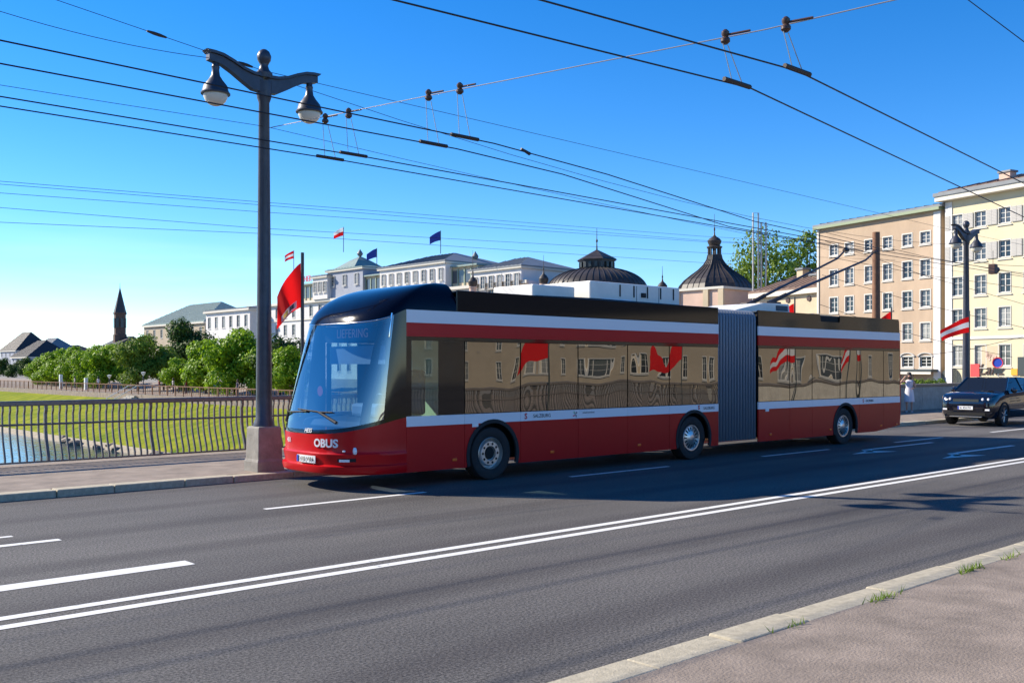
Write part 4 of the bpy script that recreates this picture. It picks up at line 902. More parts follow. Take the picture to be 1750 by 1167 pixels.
# --- orange house
OL, OR_ = (87.9, 52.1), (84.3, 38.3)
f = fac(OL, OR_); wins = []
cols = [1425, 1451.5, 1485.5, 1517, 1550.5, 1581.5]
for y in (406, 458, 510, 566):
    for c in cols:
        u, _ = f(c, y); v = f(1581, y)[1]; wins.append((u - 0.5, u + 0.5, v - (0.5 if y == 406 else 0.72), v + (0.5 if y == 406 else 0.72)))
for c in (1551, 1582, 1517, 1485):
    u, _ = f(c, 618); wins.append((u - 0.6, u + 0.6, 2.05, 2.95))
r, U, W, N, B = building('orange_house', 'orange plastered four storey house with green eave and white cased windows', OL, OR_, 14, 15.5, wins, M['orange'])
obox(r, U, N, -0.35, W + 0.1, -14.3, 0.45, 15.5, 15.75, 'eave', M['eave']); hip(r, U, N, 0, W, -14, 0, 15.95, 17.0, 0.2, M['roofgrey'])
obox(r, U, N, W - 7.5, W - 0.3, 0.02, 0.9, 1.62, 1.85, 'awning', M['signdark']); obox(r, U, N, W - 7.5, W - 0.3, 0.9, 0.95, 1.42, 1.62, 'awning_valance', M['cornice'])
for c in (1551, 1582):
    u, _ = f(c, 618); 
    mb = MB()
    for k in range(9):
        a = math.pi * k / 8
        for rr in (0.66, 0.85): mb.v.append(tuple(U * (u + rr * math.cos(a)) + N * 0.12 + Vector((0, 0, 2.95 + 0.45 * rr * math.sin(a)))))
    for k in range(8): mb.f.append((k*2, k*2+1, k*2+3, k*2+2)); mb.m.append(0)
    o = mb.build('window_hood', M['shutter'], r); s_ = o.modifiers.new('t', 'SOLIDIFY'); s_.thickness = 0.2
me = text_mesh('BAROCK', 0.62, M['ink'], 0.03); rz = math.atan2(U.y, U.x)
o = link('sign_lettering', me, r, U * (W - 3.2) + N * 0.97 + Vector((0, 0, 1.15)), (R(90), 0, rz))
obox(r, U, N, -0.12, 0.12, 0.003, 0.1, 0, 15.4, 'downpipe', M['cornice']); obox(r, U, N, W - 0.75, W - 0.05, 0.003, 0.06, 0, 15.4, 'pilaster', M['wht'])
# --- yellow house
YL = (84.2, 37.9); YU = Vector((-0.25, -0.967, 0)).normalized(); YR = (YL[0] + YU.x * 26, YL[1] + YU.y * 26)
f = fac(YL, YR); wins = []; sh = []
for ri, (y, hh) in enumerate(((368, 0.62), (425, 0.68), (483, 0.78), (541, 0.78), (607, 0.85))):
    v = f(1717, y)[1]
    for ci in range(8):
        u = f(1636, y)[0] + ci * (f(1717.5, y)[0] - f(1676, y)[0]) * 1.0
        if ri < 2: sh.append(len(wins))
        wins.append((u - 0.52, u + 0.52, v - hh, v + hh))
r, U, W, N, B = building('yellow_house', 'pale yellow plastered house with shuttered upper windows and script sign', YL, YR, 16, 16.1, wins, M['yellow'], 'plain', sh)
obox(r, U, N, -0.5, W, -0.5, 0.75, 16.1, 16.5, 'cornice', M['cornice']); obox(r, U, N, -0.6, W, -16, 0.85, 16.5, 16.8, 'roof_edge', M['roofgrey']); hip(r, U, N, 0, W, -16, 0, 16.95, 19, 0.2, M['rooftile'])
obox(r, U, N, 0.02, 0.7, 0.003, 0.07, 0, 16.0, 'corner_pilaster', M['wht']); obox(r, U, N, 0, W, 0.003, 0.10, 4.35, 4.55, 'string_course', M['wht'])
u = f(1700, 318)[0]; obox(r, U, N, u - 0.5, u + 0.5, -2, -1.2, 16.8, 17.9, 'chimney', M['pink']); obox(r, U, N, u - 0.6, u + 0.6, -2.1, -1.1, 17.9, 18.05, 'chimney_cap', M['roofgrey'])
u0 = f(1672, 632)[0]; o = link('sign_lettering', text_mesh('Lanz', 1.25, M['brownfit'], 0.04, 'LEFT', 0.35), r, U * (u0) + N * 0.06 + Vector((0, 0, f(1690, 632)[1])), (R(90), 0, math.atan2(U.y, U.x)))
u0, u1 = f(1660, 630)[0], f(1675, 630)[0]; obox(r, U, N, u0, u1, 0.02, 0.12, f(1665, 644)[1], f(1665, 622)[1], 'red_notice', M['signred'])
u0 = f(1741, 630)[0]; obox(r, U, N, u0, u0 + 2.6, 0.02, 0.14, f(1745, 641)[1], f(1745, 610)[1], 'display_board', M['signdark']); obox(r, U, N, u0 - 0.6, u0 - 0.05, 0.02, 0.1, f(1735, 641)[1], f(1735, 630)[1], 'orange_notice', M['signorange'])
uc = f(1693, 610)[0]; obox(r, U, N, uc - 0.8, uc + 0.8, 0.003, 0.03, f(1693, 628)[1], f(1693, 591)[1], 'painted_panel', M['cream'])
mb = MB(); random.seed(2)
for k in range(14):
    a = random.uniform(0, 6.28); rr = random.uniform(0.05, 0.5); mb.lathe([(0.12, 0), (0.10, 0.03), (0.01, 0.035)], 7, (uc + rr * math.cos(a), 0, 3.0 + 0.7 * rr * math.sin(a)), 'y')
e = mb.build('wall_emblem', M['pink'], r); e.rotation_euler = (0, 0, math.atan2(U.y, U.x)); e.location = N * 0.065
ua = f(1625, 645)[0]; mb = MB(); mb.lathe([(1.1, 0), (1.1, 0.1), (0.01, 0.1)], 24, (0, 0, 0), 'y'); a_ = mb.build('archway', M['signdark'], r); a_.location = U * ua + N * 0.0 + Vector((0, 0, 0.9)); a_.rotation_euler = (0, 0, math.atan2(U.y, U.x))
rs = empty('road_sign', at(1706, 627, D=60) * Vector((1, 1, 0)) if False else Vector((at(1706, 627, D=60).x, at(1706, 627, D=60).y, 0)), 0, 'round blue and red no parking sign before the yellow house', 'sign')
MB().tube([(0, 0, 0), (0, 0, 2.5)], 0.03, 8).build('post', M['steelwire'], rs, True); MB().lathe([(0.33, 0), (0.33, 0.03), (0.01, 0.03)], 20, (-0.06, 0, 2.3), 'x').build('sign_face', M['signblue'], rs)
ring = MB().tube([(-0.075, 0.30 * math.cos(2*math.pi*k/20), 2.3 + 0.30 * math.sin(2*math.pi*k/20)) for k in range(21)], 0.035, 5).build('sign_rim', M['inkred'], rs)
MB().box(-0.07, -0.03, -0.24, 0.24, 1.66, 1.92).build('supplement_plate', M['signdark'], rs)
# --- cream house with chimneys left of the orange one
CLp = at(1288, 627, D=108); CRp = at(1402, 627, D=99); CL, CR = (CLp.x, CLp.y), (CRp.x, CRp.y); f = fac(CL, CR); wins = []
for c in (1310, 1352, 1386):
    for y in (560, 520, 605):
        if y == 520: continue
        u, v = f(c, y); wins.append((u - 0.55, u + 0.55, v - 0.8, v + 0.8))
H = f(1395, 492)[1]
r, U, W, N, B = building('cream_house', 'cream house with brown tiled roof and tall chimneys beside the orange house', CL, CR, 12, H, wins, M['cream'])
obox(r, U, N, -0.3, W + 0.02, 0.003, 0.5, H - 0.5, H, 'cornice', M['cornice']); hip(r, U, N, 0, W, -12, 0, H + 0.22, H + 2.4, 0.12, M['rooftile'])
for (x, y0) in ((1322, 470), (1362, 440), (1345, 480), (1388, 470)):
    u, v = f(x, y0); obox(r, U, N, u - 0.45, u + 0.45, -4.5, -3.6, H, v + 0.7, 'chimney', M['cream']); obox(r, U, N, u - 0.6, u + 0.6, -4.65, -3.45, v + 0.703, v + 0.9, 'chimney_cap', M['roofgrey'])
for x in (1347, 1383):
    u, v = f(x, 500); mb = MB().lathe([(0.28, 0), (0.28, 0.1), (0.01, 0.1)], 14, (0, 0, 0), 'y'); o = mb.build('oculus', M['brownfit'], r); o.location = U * u + N * 0.1 + Vector((0, 0, H - 1.0)); o.rotation_euler = (0, 0, math.atan2(U.y, U.x))
# --- house reflected in the bus windows (across the road, beyond the bridge)
wins = []
for i in range(22):
    for j in range(2): wins.append((2 + i * 4.2, 3.4 + i * 4.2, 1.0 + j * 3.6, 3.1 + j * 3.6))
r, U, W, N, B = building('brown_house', 'long beige plastered house across the road, mirrored in the bus windows', (86, 6), (82, -90), 14, 8.2, wins, M['beige'])
hip(r, U, N, 0, W, -14, 0, 8.4, 16, 0.05, M['spire'])
# --- old town row on the bank behind the camera (mirrored low in the windscreen)
for (y0, y1, hh, m_, lab) in ((-70, -22, 15, 'greyp', 'grey old town house across the river behind the bridge'), (26, 70, 17, 'beige', 'beige old town house across the river mirrored in the windscreen'), (70.5, 120, 14, 'cream', 'cream old town house farther along the opposite river bank')):
    wins = [(2 + i * 4.4, 3.2 + i * 4.4, 1.2 + j * 3.4, 3.2 + j * 3.4) for i in range(int((y1 - y0 - 3) / 4.4)) for j in range(4)]
    r, U, W, N, B = building('old_town_house', lab, (-64, y0), (-64, y1), 14, hh, wins, M[m_]); hip(r, U, N, 0, W, -14, 0, hh + 0.2, hh + 6, 0.1, M['rooftile'])
# --- domed bath house
def dome_house():
    X0 = 100
    c1 = at(1020, 627, X=X0); c2 = at(1221, 627, X=96)
    r = empty('domed_hall', (c1.x, c1.y, 0), 0, 'brown metal dome with hexagonal lantern and spike above the bus roof', 'building')
    k = (c1 - CAMP).dot(FWD) / FPX                     # metres per photo pixel there
    zz = lambda y: CAMH + (HZ - y) * k
    rb = 86 * k
    MB().box(-rb * 1.05, rb * 1.05, -rb * 1.05, rb * 1.05, -0.3, zz(497)).build('wall', M['pink'], r)
    prof = [(rb * math.cos(R(a)) ** 0.9, zz(497) + (zz(458) - zz(497)) * math.sin(R(a))) for a in range(0, 75, 6)]
    d = MB().lathe(prof, 48).build('dome', M['roofbrown'], r, True)
    sm = MB()
    for i in range(48):
        a = 2 * math.pi * i / 48; sm.tube([(q * math.cos(a), q * math.sin(a), z + 0.03) for q, z in prof], 0.05, 4)
    sm.build('seam', M['roofbrown'], d)
    rl = 32 * k
    MB().lathe([(rl * 0.96, zz(462)), (rl * 0.96, zz(447)), (rl * 1.04, zz(447)), (rl * 1.04, zz(445))], 6).build('lantern', M['roofbrown'], r)
    for i in range(18):
        a = 2 * math.pi * i / 18; MB().box(-0.13, 0.13, -0.2, 0.2, zz(458), zz(449)).build('lantern_opening', M['signdark'], r, loc=(rl * 0.9 * math.cos(a), rl * 0.9 * math.sin(a), 0), rot=(0, 0, a))
    MB().lathe([(rl * 1.12, zz(445)), (rl * 0.98, zz(442)), (rl * 0.3, zz(431)), (0.1, zz(427))], 6).build('lantern_roof', M['roofbrown'], r)
    MB().lathe([(0.12, zz(429)), (0.06, zz(415)), (0.16, zz(412)), (0.05, zz(408)), (0.03, zz(390))], 8).build('spike', M['roofbrown'], r)
    k2 = (c2 - CAMP).dot(FWD) / FPX; z2 = lambda y: CAMH + (HZ - y) * k2
    r2 = empty('onion_dome_hall', (c2.x, c2.y, 0), 0, 'bell shaped brown roof with columned lantern and onion cap', 'building'); q = k2
    MB().box(-62*q, 62*q, -62*q, 62*q, -0.3, z2(500)).build('wall', M['pink'], r2)
    for s in (-1, 1):
        for t in (-60, -30, 30, 60): MB().box(-63.5*q - 0.15, -62*q - 0.003, t*q - 0.35, t*q + 0.35, -0.3, z2(500)).build('pilaster', M['cream'], r2)
        break
    MB().box(-66*q, 66*q, -66*q, 66*q, z2(500), z2(496)).build('cornice', M['cornice'], r2)
    prof = [(66*q, z2(497)), (62*q, z2(488)), (54*q, z2(479)), (42*q, z2(470)), (30*q, z2(462)), (20*q, z2(453)), (14*q, z2(444)), (12*q, z2(436))]
    d = MB().lathe(prof, 8, rot=R(22.5)).build('bell_roof', M['roofbrown'], r2); sm = MB()
    for i in range(32):
        a = 2 * math.pi * i / 32; f8 = math.cos(R(22.5)) / math.cos(((a - R(22.5)) % R(45)) - R(22.5)) ; sm.tube([(p * f8 * math.cos(a), p * f8 * math.sin(a), z + 0.03) for p, z in prof], 0.045, 4)
    sm.build('seam', M['roofbrown'], d)
    for i in range(8):
        a = 2 * math.pi * i / 8; MB().tube([(10*q * math.cos(a), 10*q * math.sin(a), z2(437)), (10*q * math.cos(a), 10*q * math.sin(a), z2(424))], 0.12, 6).build('lantern_column', M['roofbrown'], r2)
    MB().lathe([(13*q, z2(424)), (13.5*q, z2(422)), (9*q, z2(420)), (11*q, z2(416)), (12*q, z2(412)), (9*q, z2(408)), (4*q, z2(405)), (1.5*q, z2(402)), (0.8*q, z2(396)), (1.6*q, z2(392)), (0.4*q, z2(388)), (0.3*q, z2(366))], 16).build('onion_cap', M['roofbrown'], r2, True)
    for (x, yb, yt, lab) in ((929, 487, 436, 'small onion turret with thin spike left of the big dome'), (1132, 500, 455, 'small onion turret with thin spike between the two domes'), (808, 492, 428, 'dark onion turret with thin spike before the white hotel pavilion')):
        c = at(x, 627, X=92); kk = (c - CAMP).dot(FWD) / FPX; z3 = lambda y: CAMH + (HZ - y) * kk
        t = empty('onion_turret', (c.x, c.y, 0), 0, lab, 'turret')
        MB().lathe([(6*kk, -0.3), (6*kk, z3(yb)), (7.5*kk, z3(yb)), (7.5*kk, z3(yb - 2))], 10).build('shaft', M['pink'], t, True)
        MB().lathe([(6*kk, z3(yb - 2)), (8*kk, z3(yb - 7)), (8.5*kk, z3(yb - 11)), (6*kk, z3(yb - 15)), (2*kk, z3(yb - 19)), (0.8*kk, z3(yb - 24)), (1.4*kk, z3(yb - 27)), (0.5*kk, z3(yb - 30)), (0.25*kk, z3(yt))], 14).build('onion_cap', M['roofbrown'], t, True)
    # tall steel flues behind
    c = at(1298, 627, X=94); kk = (c - CAMP).dot(FWD) / FPX; z3 = lambda y: CAMH + (HZ - y) * kk
    t = empty('steel_flues', (c.x, c.y, 0), 0, 'tall pair of looped steel flue pipes behind the trolley booms', 'flue')
    for (a, b, top) in ((-11, -2, 364), (3, 11, 380)):
        pa = RGT * a * kk; pb = RGT * b * kk
        MB().tube([(pa.x, pa.y, 0), (pa.x, pa.y, z3(top)), (pb.x, pb.y, z3(top)), (pb.x, pb.y, 0)], 0.11, 6).build('flue_pipe', M['steelwire'], t)
dome_house()
# --- riverside hotel and its neighbours
HX = 95.0
hy = lambda x: at(x, 627, X=HX).y
hz = lambda x, y: at(x, y, X=HX).z
PLh, PRh = (HX, hy(427)), (HX, hy(902))
f = fac(PLh, PRh); Wh = PLh[1] - PRh[1]
wins = []; nW = 26
for i in range(nW):
    u = 1.6 + i * (Wh - 3.2) / (nW - 1)
    for j in range(4): wins.append((u - 0.55, u + 0.55, 1.3 + j * 3.35, 3.3 + j * 3.35))
hotel, U, W, N, B = building('riverside_hotel', 'long white riverside hotel with green roofs, loggias and flags on its towers', PLh, PRh, 22, 14.2, wins, M['wht'])
obox(hotel, U, N, -0.3, W + 0.3, 0.003, 0.55, 13.75, 14.2, 'cornice', M['cornice'])
for zc in (4.0, 10.7): obox(hotel, U, N, 0, W, 0.003, 0.2, zc, zc + 0.22, 'string_course', M['cornice'])
uu = lambda x: f(x, 600)[0]
def loggia(xa, xb, z0, z1, n0=-0.4):
    ua, ub = uu(xa), uu(xb); obox(hotel, U, N, ua, ub, -9, n0 - 0.15, z0, z1, 'loggia_wall', M['cream'])
    k = max(3, int((ub - ua) / 1.5))
    for i in range(k):
        a = ua + (ub-ua) * (i + 0.12) / k; b = ua + (ub-ua) * (i + 0.88) / k
        g = obox(hotel, U, N, a, b, n0 - 0.14, n0 - 0.10, z0 + 0.6, z1 - 0.5, 'loggia_pane', M['pane'])
    for i in range(k + 1):
        a = ua + (ub-ua) * i / k; obox(hotel, U, N, a - 0.12, a + 0.12, n0 - 0.147, n0, z0, z1 - 0.25, 'loggia_post', M['loggia'])
    obox(hotel, U, N, ua - 0.2, ub + 0.2, -9.2, n0 + 0.3, z1, z1 + 0.25, 'loggia_roof', M['roofgreen'])
loggia(497, 541, 14.2, 17.2); loggia(588, 656, 14.2, 17.4); loggia(768, 812, 14.2, 17.2)
def pavilion(xa, xb, z1, zr, name, depth=9, wn=4, m='wht', proud=0.8, rm='roofgrey', ridge=0.3):
    ua, ub = uu(xa), uu(xb)
    obox(hotel, U, N, ua, ub, -depth, proud, 14.2, z1, 'pavilion_wall', M[m])
    ws_ = []
    for i in range(wn):
        uc = ua + (ub-ua) * (i + 0.5) / wn; ws_.append((uc - 0.5, uc + 0.5, z1 - 2.5, z1 - 0.7))
    for (a, b, c, d) in ws_:
        fm, pm = win_mesh(b - a, d - c, 'plain'); wo_ = link('window', fm, hotel, U * a + N * (proud + 0.16) + Vector((0, 0, c)), (0, 0, math.atan2(U.y, U.x))); link('pane', WR.choice(pm), wo_)
        obox(hotel, U, N, a - 0.05, b + 0.05, proud + 0.0, proud + 0.004, c - 0.05, d + 0.05, 'window_recess', M['signdark'])
    obox(hotel, U, N, ua - 0.35, ub + 0.35, -depth, proud + 0.35, z1, z1 + 0.25, 'eave', M['cornice'])
    hip(hotel, U, N, ua, ub, -depth, proud, z1 + 0.45, zr, ridge, M[rm])
pavilion(541, 566, hz(552, 476), hz(552, 473) + 0.6, 'pavilion', 6, 3); pavilion(656, 768, hz(712, 457), hz(712, 441) + 1.0, 'pavilion', 12, 8, ridge=0.32); pavilion(812, 898, hz(855, 463), hz(855, 447) + 0.9, 'pavilion', 10, 6, ridge=0.4)
pavilion(560, 620, hz(590, 463), hz(590, 463) + 1.0, 'tower', 7, 3, 'greyp', 0.0, 'roofgreen')
def pyramid(xc, half, z0, z1, nn, m, ball=True):
    uc = uu(xc); mb = MB(); P = lambda u, n, z: U * u + N * n + Vector((0, 0, z)); nc = nn
    pr = [(half * 1.12, z0), (half * 0.85, z0 + (z1-z0) * 0.25), (half * 0.42, z0 + (z1-z0) * 0.68), (0.12, z1)]
    for a, z in pr: mb.v += [tuple(P(uc - a, nc - a, z)), tuple(P(uc + a, nc - a, z)), tuple(P(uc + a, nc + a, z)), tuple(P(uc - a, nc + a, z))]
    for i in range(3):
        for k in range(4): mb.f.append((i*4+k, i*4+(k+1) % 4, i*4+4+(k+1) % 4, i*4+4+k)); mb.m.append(0)
    mb.f.append((0, 1, 2, 3)); mb.m.append(0)
    o = mb.build('tower_roof', M[m], hotel); b = MB().lathe([(0.05, 0), (0.4, 0.25), (0.55, 0.6), (0.35, 0.95), (0.15, 1.2), (0.05, 1.4)], 12).build('roof_ball', M['roofgrey'], hotel, True); b.location = P(uc, nc, z1 - 0.1)
pyramid(588, 3.3, hz(588, 463) + 0.3, hz(588, 436), -3.3, 'roofgreen'); pyramid(753, 3.4, hz(753, 462), hz(753, 438), -7, 'roofgrey')
obox(hotel, U, N, uu(640), uu(700), -16, -10, 14.2, hz(680, 447), 'attic_block', M['greyp']); hip(hotel, U, N, uu(635), uu(705), -18, -9, hz(680, 447) + 0.2, hz(675, 437), 0.45, M['roofgrey'])
link('sign_lettering', text_mesh('SACHER', 1.5, M['signred'], 0.05), hotel, U * uu(520) + N * 0.1 + Vector((0, 0, 18.2)), (R(90), 0, math.atan2(U.y, U.x)))
for (x, yb, yt, mats, st, lab) in ((587, 425, 388, ['flagwhite', 'flagred'], [0, 1], 'small white and red flag on the pointed hotel tower'), (753, 428, 394, ['flagblue'], None, 'small blue flag on the dark hotel tower roof'), (644, 462, 424, ['flagblue'], None, 'small dark blue flag on a thin pole above the hotel loggia'), (502, 470, 428, ['flagred', 'flagwhite'], [0, 1, 0], 'small red and white flag on the hotel roof beside the flag pole')):
    q = at(x, yb + 6, X=HX + 4); top = at(x, yt, X=HX + 4)
    flag_on_pole(q, top.z - q.z, lab, top.z - q.z - 0.1, 1.9, 1.5, 1.0, [M[m_] for m_ in mats], st, 0.06, rz=R(-42), seed=x)
# roof plants on the hotel
# neighbours further along the quay
def simple_house(name, label, xa, xb, X, ytop_px, m, rm, floors, cols, zr=3, depth=16, cat='building'):
    a, b = at(xa, 627, X=X), at(xb, 627, X=X); H = at((xa+xb)/2, ytop_px, X=X).z; W_ = a.y - b.y; wins = []
    for i in range(cols):
        u = W_ * (i + 0.5) / cols
        for j in range(floors): hh = H / floors; wins.append((u - 0.6, u + 0.6, hh * j + hh * 0.28, hh * j + hh * 0.8))
    r, U, W, N, B = building(name, label, (X, a.y), (X, b.y), depth, H, wins, m, 'plain')
    obox(r, U, N, -0.4, W + 0.4, -depth - 0.4, 0.5, H, H + 0.35, 'cornice', M['cornice']); hip(r, U, N, 0, W, -depth, 0, H + 0.57, H + zr, 0.25, rm); 
    return r
simple_house('white_villa', 'white villa with flat cornice between the hotel and the beige palace', 352, 427, 92, 533, M['wht'], M['roofgrey'], 3, 6, 1.6)
simple_house('beige_palace', 'beige palace with low green roof behind the riverside trees', 246, 350, 97, 556, M['beige'], M['roofgreen'], 3, 8, 5.5)
for (xa, xb, X, yt, m_, zr, lab) in ((0, 28, 118, 601, 'greyp', 8, 'blue grey house with steep dark roof at the end of the quay'), (20, 48, 100, 612, 'greyp', 6, 'lower grey house with hipped roof beside the steep roofed one'), (44, 74, 124, 603, 'wht', 6, 'white gabled house at the far end of the quay'), (76, 112, 135, 606, 'greyp', 4, 'long grey house with flat roof behind the far trees')):
    simple_house('quay_house', lab, xa, xb, X, yt, M[m_], M['spire'] if m_ != 'wht' else M['roofgrey'], 3, 4, zr, 14)
c = at(205, 627, X=125); k = (c - CAMP).dot(FWD) / FPX; z3 = lambda y: CAMH + (HZ - y) * k
ch = empty('church', (c.x, c.y, 0), 0, 'church tower with tall dark pointed spire beyond the trees', 'church')
MB().lathe([(11*k, -0.3), (11*k, z3(572)), (9.5*k, z3(571)), (9.5*k, z3(538)), (10.8*k, z3(537)), (10.8*k, z3(534))], 8, rot=R(22.5)).build('tower', M['brick'], ch)
MB().lathe([(10.3*k, z3(534)), (7*k, z3(520)), (0.5*k, z3(492)), (0.25*k, z3(484))], 8, rot=R(22.5)).build('spire', M['spire'], ch)
for i in range(8):
    a = R(45) * i; MB().box(-0.2, 0.2, -0.5, 0.5, z3(560), z3(544)).build('belfry_opening', M['signdark'], ch, loc=(9.0*k * math.cos(a), 9.0*k * math.sin(a), 0), rot=(0, 0, a))
MB().box(-18*k, 40*k, -30*k, 30*k, -0.3, z3(590)).build('nave', M['brick'], ch); MB().prism([(-20*k, z3(590)), (42*k, z3(590)), (11*k, z3(575))], -31*k, 31*k).build('nave_roof', M['spire'], ch)
# promenade furniture
fence = empty('promenade_fence', (44.3, 60, -1.05), 0, 'brown lattice fence along the riverside promenade', 'fence')
MB().box(-0.04, 0.04, 0, 150, 1.0, 1.08).build('top_rail', M['rust'], fence); MB().box(-0.03, 0.03, 0, 150, 0.15, 0.2).build('bottom_rail', M['rust'], fence)
pm = MB().box(-0.05, 0.05, -0.05, 0.05, -0.3, 1.1).mesh('post', M['rust']); bmm = MB().box(-0.015, 0.015, -0.015, 0.015, 0.2, 1.0).mesh('baluster', M['rust'])
for i in range(76): link('post', pm, fence, (0, i * 2.0, 0))
for i in range(290): link('baluster', bmm, fence, (0, 0.26 + i * 0.517, 0))
for (x, yt) in ((187, 641), (245, 636)):
    q = at(x, 627, X=46.5); r = empty('promenade_lamp', (q.x, q.y, -1.0), 0, 'slim promenade lamp with flared white head among the trees', 'street lamp', 'promenade lamps'); hgt = at(x, yt, X=46.5).z + 1.0
    MB().tube([(0, 0, 0), (0, 0, hgt - 0.4)], [0.07, 0.05], 8).build('pole', M['post'], r, True); MB().lathe([(0.06, hgt - 0.45), (0.26, hgt - 0.05), (0.28, hgt), (0.05, hgt + 0.05)], 12).build('lamp_head', M['plate'], r, True)
for (x, yt, h) in ((104, 655, 1.5), (147, 660, 1.2)):
    q = at(x, 627, X=46); o = MB().box(-0.2, 0.2, -0.2, 0.2, 0, 2.0 if x == 104 else 1.6).build('white_kiosk', M['plate'], None, bevel=0.05, loc=(46, q.y, -1.0)); tag(o, 'white pillar on the promenade under the far trees' if x == 104 else 'short white box on the promenade between the trees', 'kiosk')
# stair ramp down to the bank: two white handrails and steps
ys = at(228, 627, X=44).y
st_ = empty('bank_stair', (43.9, ys, -2.2), 0, 'concrete stair with pale handrails leading down the grassy bank', 'stair')
for i in range(8): MB().box(-0.3 * i - 0.3, -0.3 * i, -1.2, 1.2, -0.4 - 0.14 * i, 1.0 - 0.17 * i).build('step', M['concrete'], st_)
for s in (-1.2, 1.2): MB().tube([(0.6, s, 2.1), (0, s, 2.1), (-2.5, s, 0.7), (-2.5, s, -0.3)], 0.04, 6).build('handrail', M['plate'], st_)
# rocks on the shore
random.seed(5)
for i in range(16):
    y = random.uniform(66, 100); x = 31.3 + random.uniform(-0.3, 1.4); s = random.uniform(0.3, 0.8); mb = MB()
    bm = bmesh.new(); bmesh.ops.create_icosphere(bm, subdivisions=2, radius=s)
    for v in bm.verts: v.co *= random.uniform(0.75, 1.15); v.co.z *= 0.6
    me = bpy.data.meshes.new('shore_rock'); bm.to_mesh(me); bm.free(); me.materials.append(M['rock']); o = link('shore_rock', me, None, (x, y, -4.9)); tag(o, 'rough brown boulder at the water edge of the bank', 'rock', 'boulders on the shore')

# ------------------------------------------------------------------ trees
def tree_meshes(seed, H, rx, crown0, leaf, nleaf, lm, blobs=9, trunk=0.16, open_=0.0):
    rnd = random.Random(seed); tr = MB()
    top = H * 0.8; tr.tube([(0, 0, -0.3), (0.03, 0, H * 0.25), (0, 0.05, H * 0.5), (0, 0, top)], [trunk, trunk * 0.8, trunk * 0.55, 0.03], 8)
    bl = []
    for i in range(blobs):
        a = 2 * math.pi * i / blobs * 1.618 * 1.0 + rnd.uniform(-0.4, 0.4); t = (i + 0.5) / blobs; z = crown0 + (H - crown0) * (0.12 + 0.76 * t); sp = math.sin(math.pi * (0.18 + 0.72 * t)) ** 0.8
        d = rx * sp * rnd.uniform(0.35, 0.72); c = Vector((d * math.cos(a), d * math.sin(a), z)); br = rx * rnd.uniform(0.36, 0.56) * (0.75 + 0.35 * sp); bl.append((c, br))
        tr.tube([(0, 0, z * 0.55), tuple(c * 0.5 + Vector((0, 0, z * 0.30))), tuple(c)], [trunk * 0.42, trunk * 0.26, 0.02], 5)
    bl.append((Vector((0, 0, crown0 + (H - crown0) * 0.55)), rx * 0.62))
    lf = MB(); tot = sum(b[1] ** 2 for b in bl)
    for c, br in bl:
        for _ in range(int(nleaf * br * br / tot)):
            d = Vector((rnd.gauss(0, 1), rnd.gauss(0, 1), rnd.gauss(0, 1))).normalized(); rr = br * (rnd.uniform(0.45, 1.0) ** 0.5) * (1 + 0.22 * math.sin(5 * d.x + seed) * math.cos(4 * d.z + d.y * 5)); p = c + Vector((d.x, d.y, d.z * 0.9)) * rr
            if rnd.random() < open_ and math.sin(p.x * 2.1 + seed) * math.sin(p.z * 1.9) * math.cos(p.y * 1.7) > 0.05: continue
            n = (d + Vector((rnd.uniform(-.7, .7), rnd.uniform(-.7, .7), rnd.uniform(-.3, .9)))).normalized(); a = n.orthogonal().normalized(); a.rotate(Matrix.Rotation(rnd.uniform(0, 6.28), 3, n)); b = n.cross(a); s = leaf * rnd.uniform(0.6, 1.25)
            lf.add([p - a * s, p - b * s * 0.55, p + a * s, p + b * s * 0.55], [(0, 1, 2, 3)])
    me = bpy.data.meshes.new('crown'); me.from_pydata(lf.v, [], lf.f); me.materials.append(lm)
    return tr.mesh('trunk', M['bark'], True), me
TV = [tree_meshes(1, 6.8, 3.3, 0.5, 0.21, 8500, M['leafA'], 12), tree_meshes(2, 6.6, 3.2, 0.4, 0.21, 8500, M['leafA'], 12), tree_meshes(3, 7.4, 3.0, 0.4, 0.20, 7500, M['leafC'], 11), tree_meshes(4, 10.5, 4.0, 1.5, 0.24, 8000, M['leafB'], 12, 0.25), tree_meshes(5, 6.5, 2.9, 1.2, 0.20, 5000, M['leafB'])]
def tree(v, loc, s, rz, label, group, sz=None):
    t = empty('broadleaf_tree', loc, rz, label, 'tree', group); t.scale = (s, s, sz or s); link('trunk', TV[v][0], t); link('crown', TV[v][1], t); return t
random.seed(77)
G = 'trees along the riverside promenade'
for i, (x, X, v, s) in enumerate(((66, 53, 0, 0.64), (80, 52, 1, 0.70), (96, 52, 0, 0.76), (113, 51, 1, 0.82), (134, 51, 0, 0.83), (158, 51, 1, 0.87), (182, 51, 0, 0.86), (400, 50, 0, 1.0), (352, 50, 1, 0.86), (440, 51, 1, 0.8))):
    q = at(x, 627, X=X); tree(v, (q.x, q.y, -0.95), s * 1.07, random.uniform(0, 6), {400: 'broad round bright green tree before the white villa', 352: 'round bright green tree beside the dark tall tree before the villa', 440: 'bright green tree partly behind the front lamp post'}.get(x, 'round clipped bright green tree in the promenade row below the church'), G)
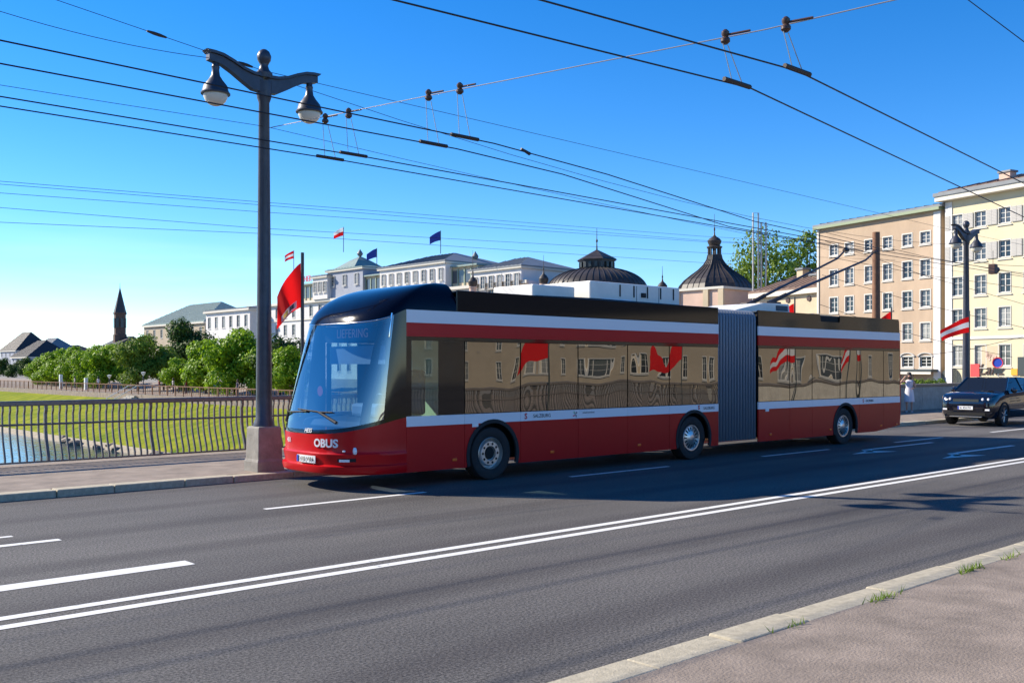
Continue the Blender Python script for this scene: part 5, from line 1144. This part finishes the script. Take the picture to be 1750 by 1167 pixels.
for (x, X, v, s, lab) in ((236, 49, 2, 0.98, 'tall pale green tree with low branches behind the promenade lamps'), (280, 52, 2, 0.8, 'smaller pale green tree beside the tall pale one'), (318, 58, 3, 0.92, 'large dark green tree before the beige palace'), (478, 52, 4, 1.0, 'dark green tree showing between lamp post and bus front'), (500, 50, 0, 0.75, 'low bright green tree half hidden by the bus windscreen'), (305, 50, 1, 0.62, 'small bright green tree in front of the large dark one')):
    q = at(x, 627, X=X); tree(v, (q.x, q.y, -0.95), s, random.uniform(0, 6), lab, None)
for (x, X, s) in ((6, 66, 0.75), (32, 75, 0.7), (48, 66, 0.75), (-14, 68, 0.9), (20, 60, 0.5)):
    q = at(x, 627, X=X); tree(4, (q.x, q.y, -0.6), s, random.uniform(0, 6), 'dark tree at the far bend of the quay below grey houses', 'dark trees at the bend')
BT = tree_meshes(11, 20, 6.0, 8.5, 0.32, 4600, M['leafC'], 15, 0.4, 0.95), tree_meshes(12, 20, 5.0, 8.0, 0.32, 4200, M['leafC'], 13, 0.4, 0.95)
for i, (x, D, ztop, lab) in enumerate(((1312, 125, 392, 'tall airy tree with bare limbs behind the onion roof'), (1378, 128, 384, 'tall airy tree against the corner of the orange house'), (1268, 128, 425, 'lower airy tree spreading beside the onion roof'))):
    q = at(x, 627, D=D); t = empty('tall_tree', (q.x, q.y, 0), i * 1.7, lab, 'tree'); H = CAMH + (HZ - ztop) * D / FPX; s = H / 20; t.scale = (s * (0.8 if i < 2 else 0.6), s * (0.8 if i < 2 else 0.6), s); link('trunk', BT[i % 2][0], t); link('crown', BT[i % 2][1], t)
# planting before the orange house
pb = Vector((at(1590, 627, D=60).x, at(1590, 627, D=60).y, 0)); tm = tree_meshes(31, 1.7, 1.0, 0.5, 0.10, 1800, M['leafC'], 8, 0.05)
for i, x in enumerate((1560, 1573, 1586, 1600)):
    q = at(x, 627, D=56); t = empty('flowering_shrub', (q.x, q.y, 0), i, 'yellow green shrub in the planting behind the parapet', 'shrub', 'shrubs behind the parapet'); t.scale = (0.8, 0.8, 0.72); link('stem', tm[0], t); link('foliage', tm[1], t)
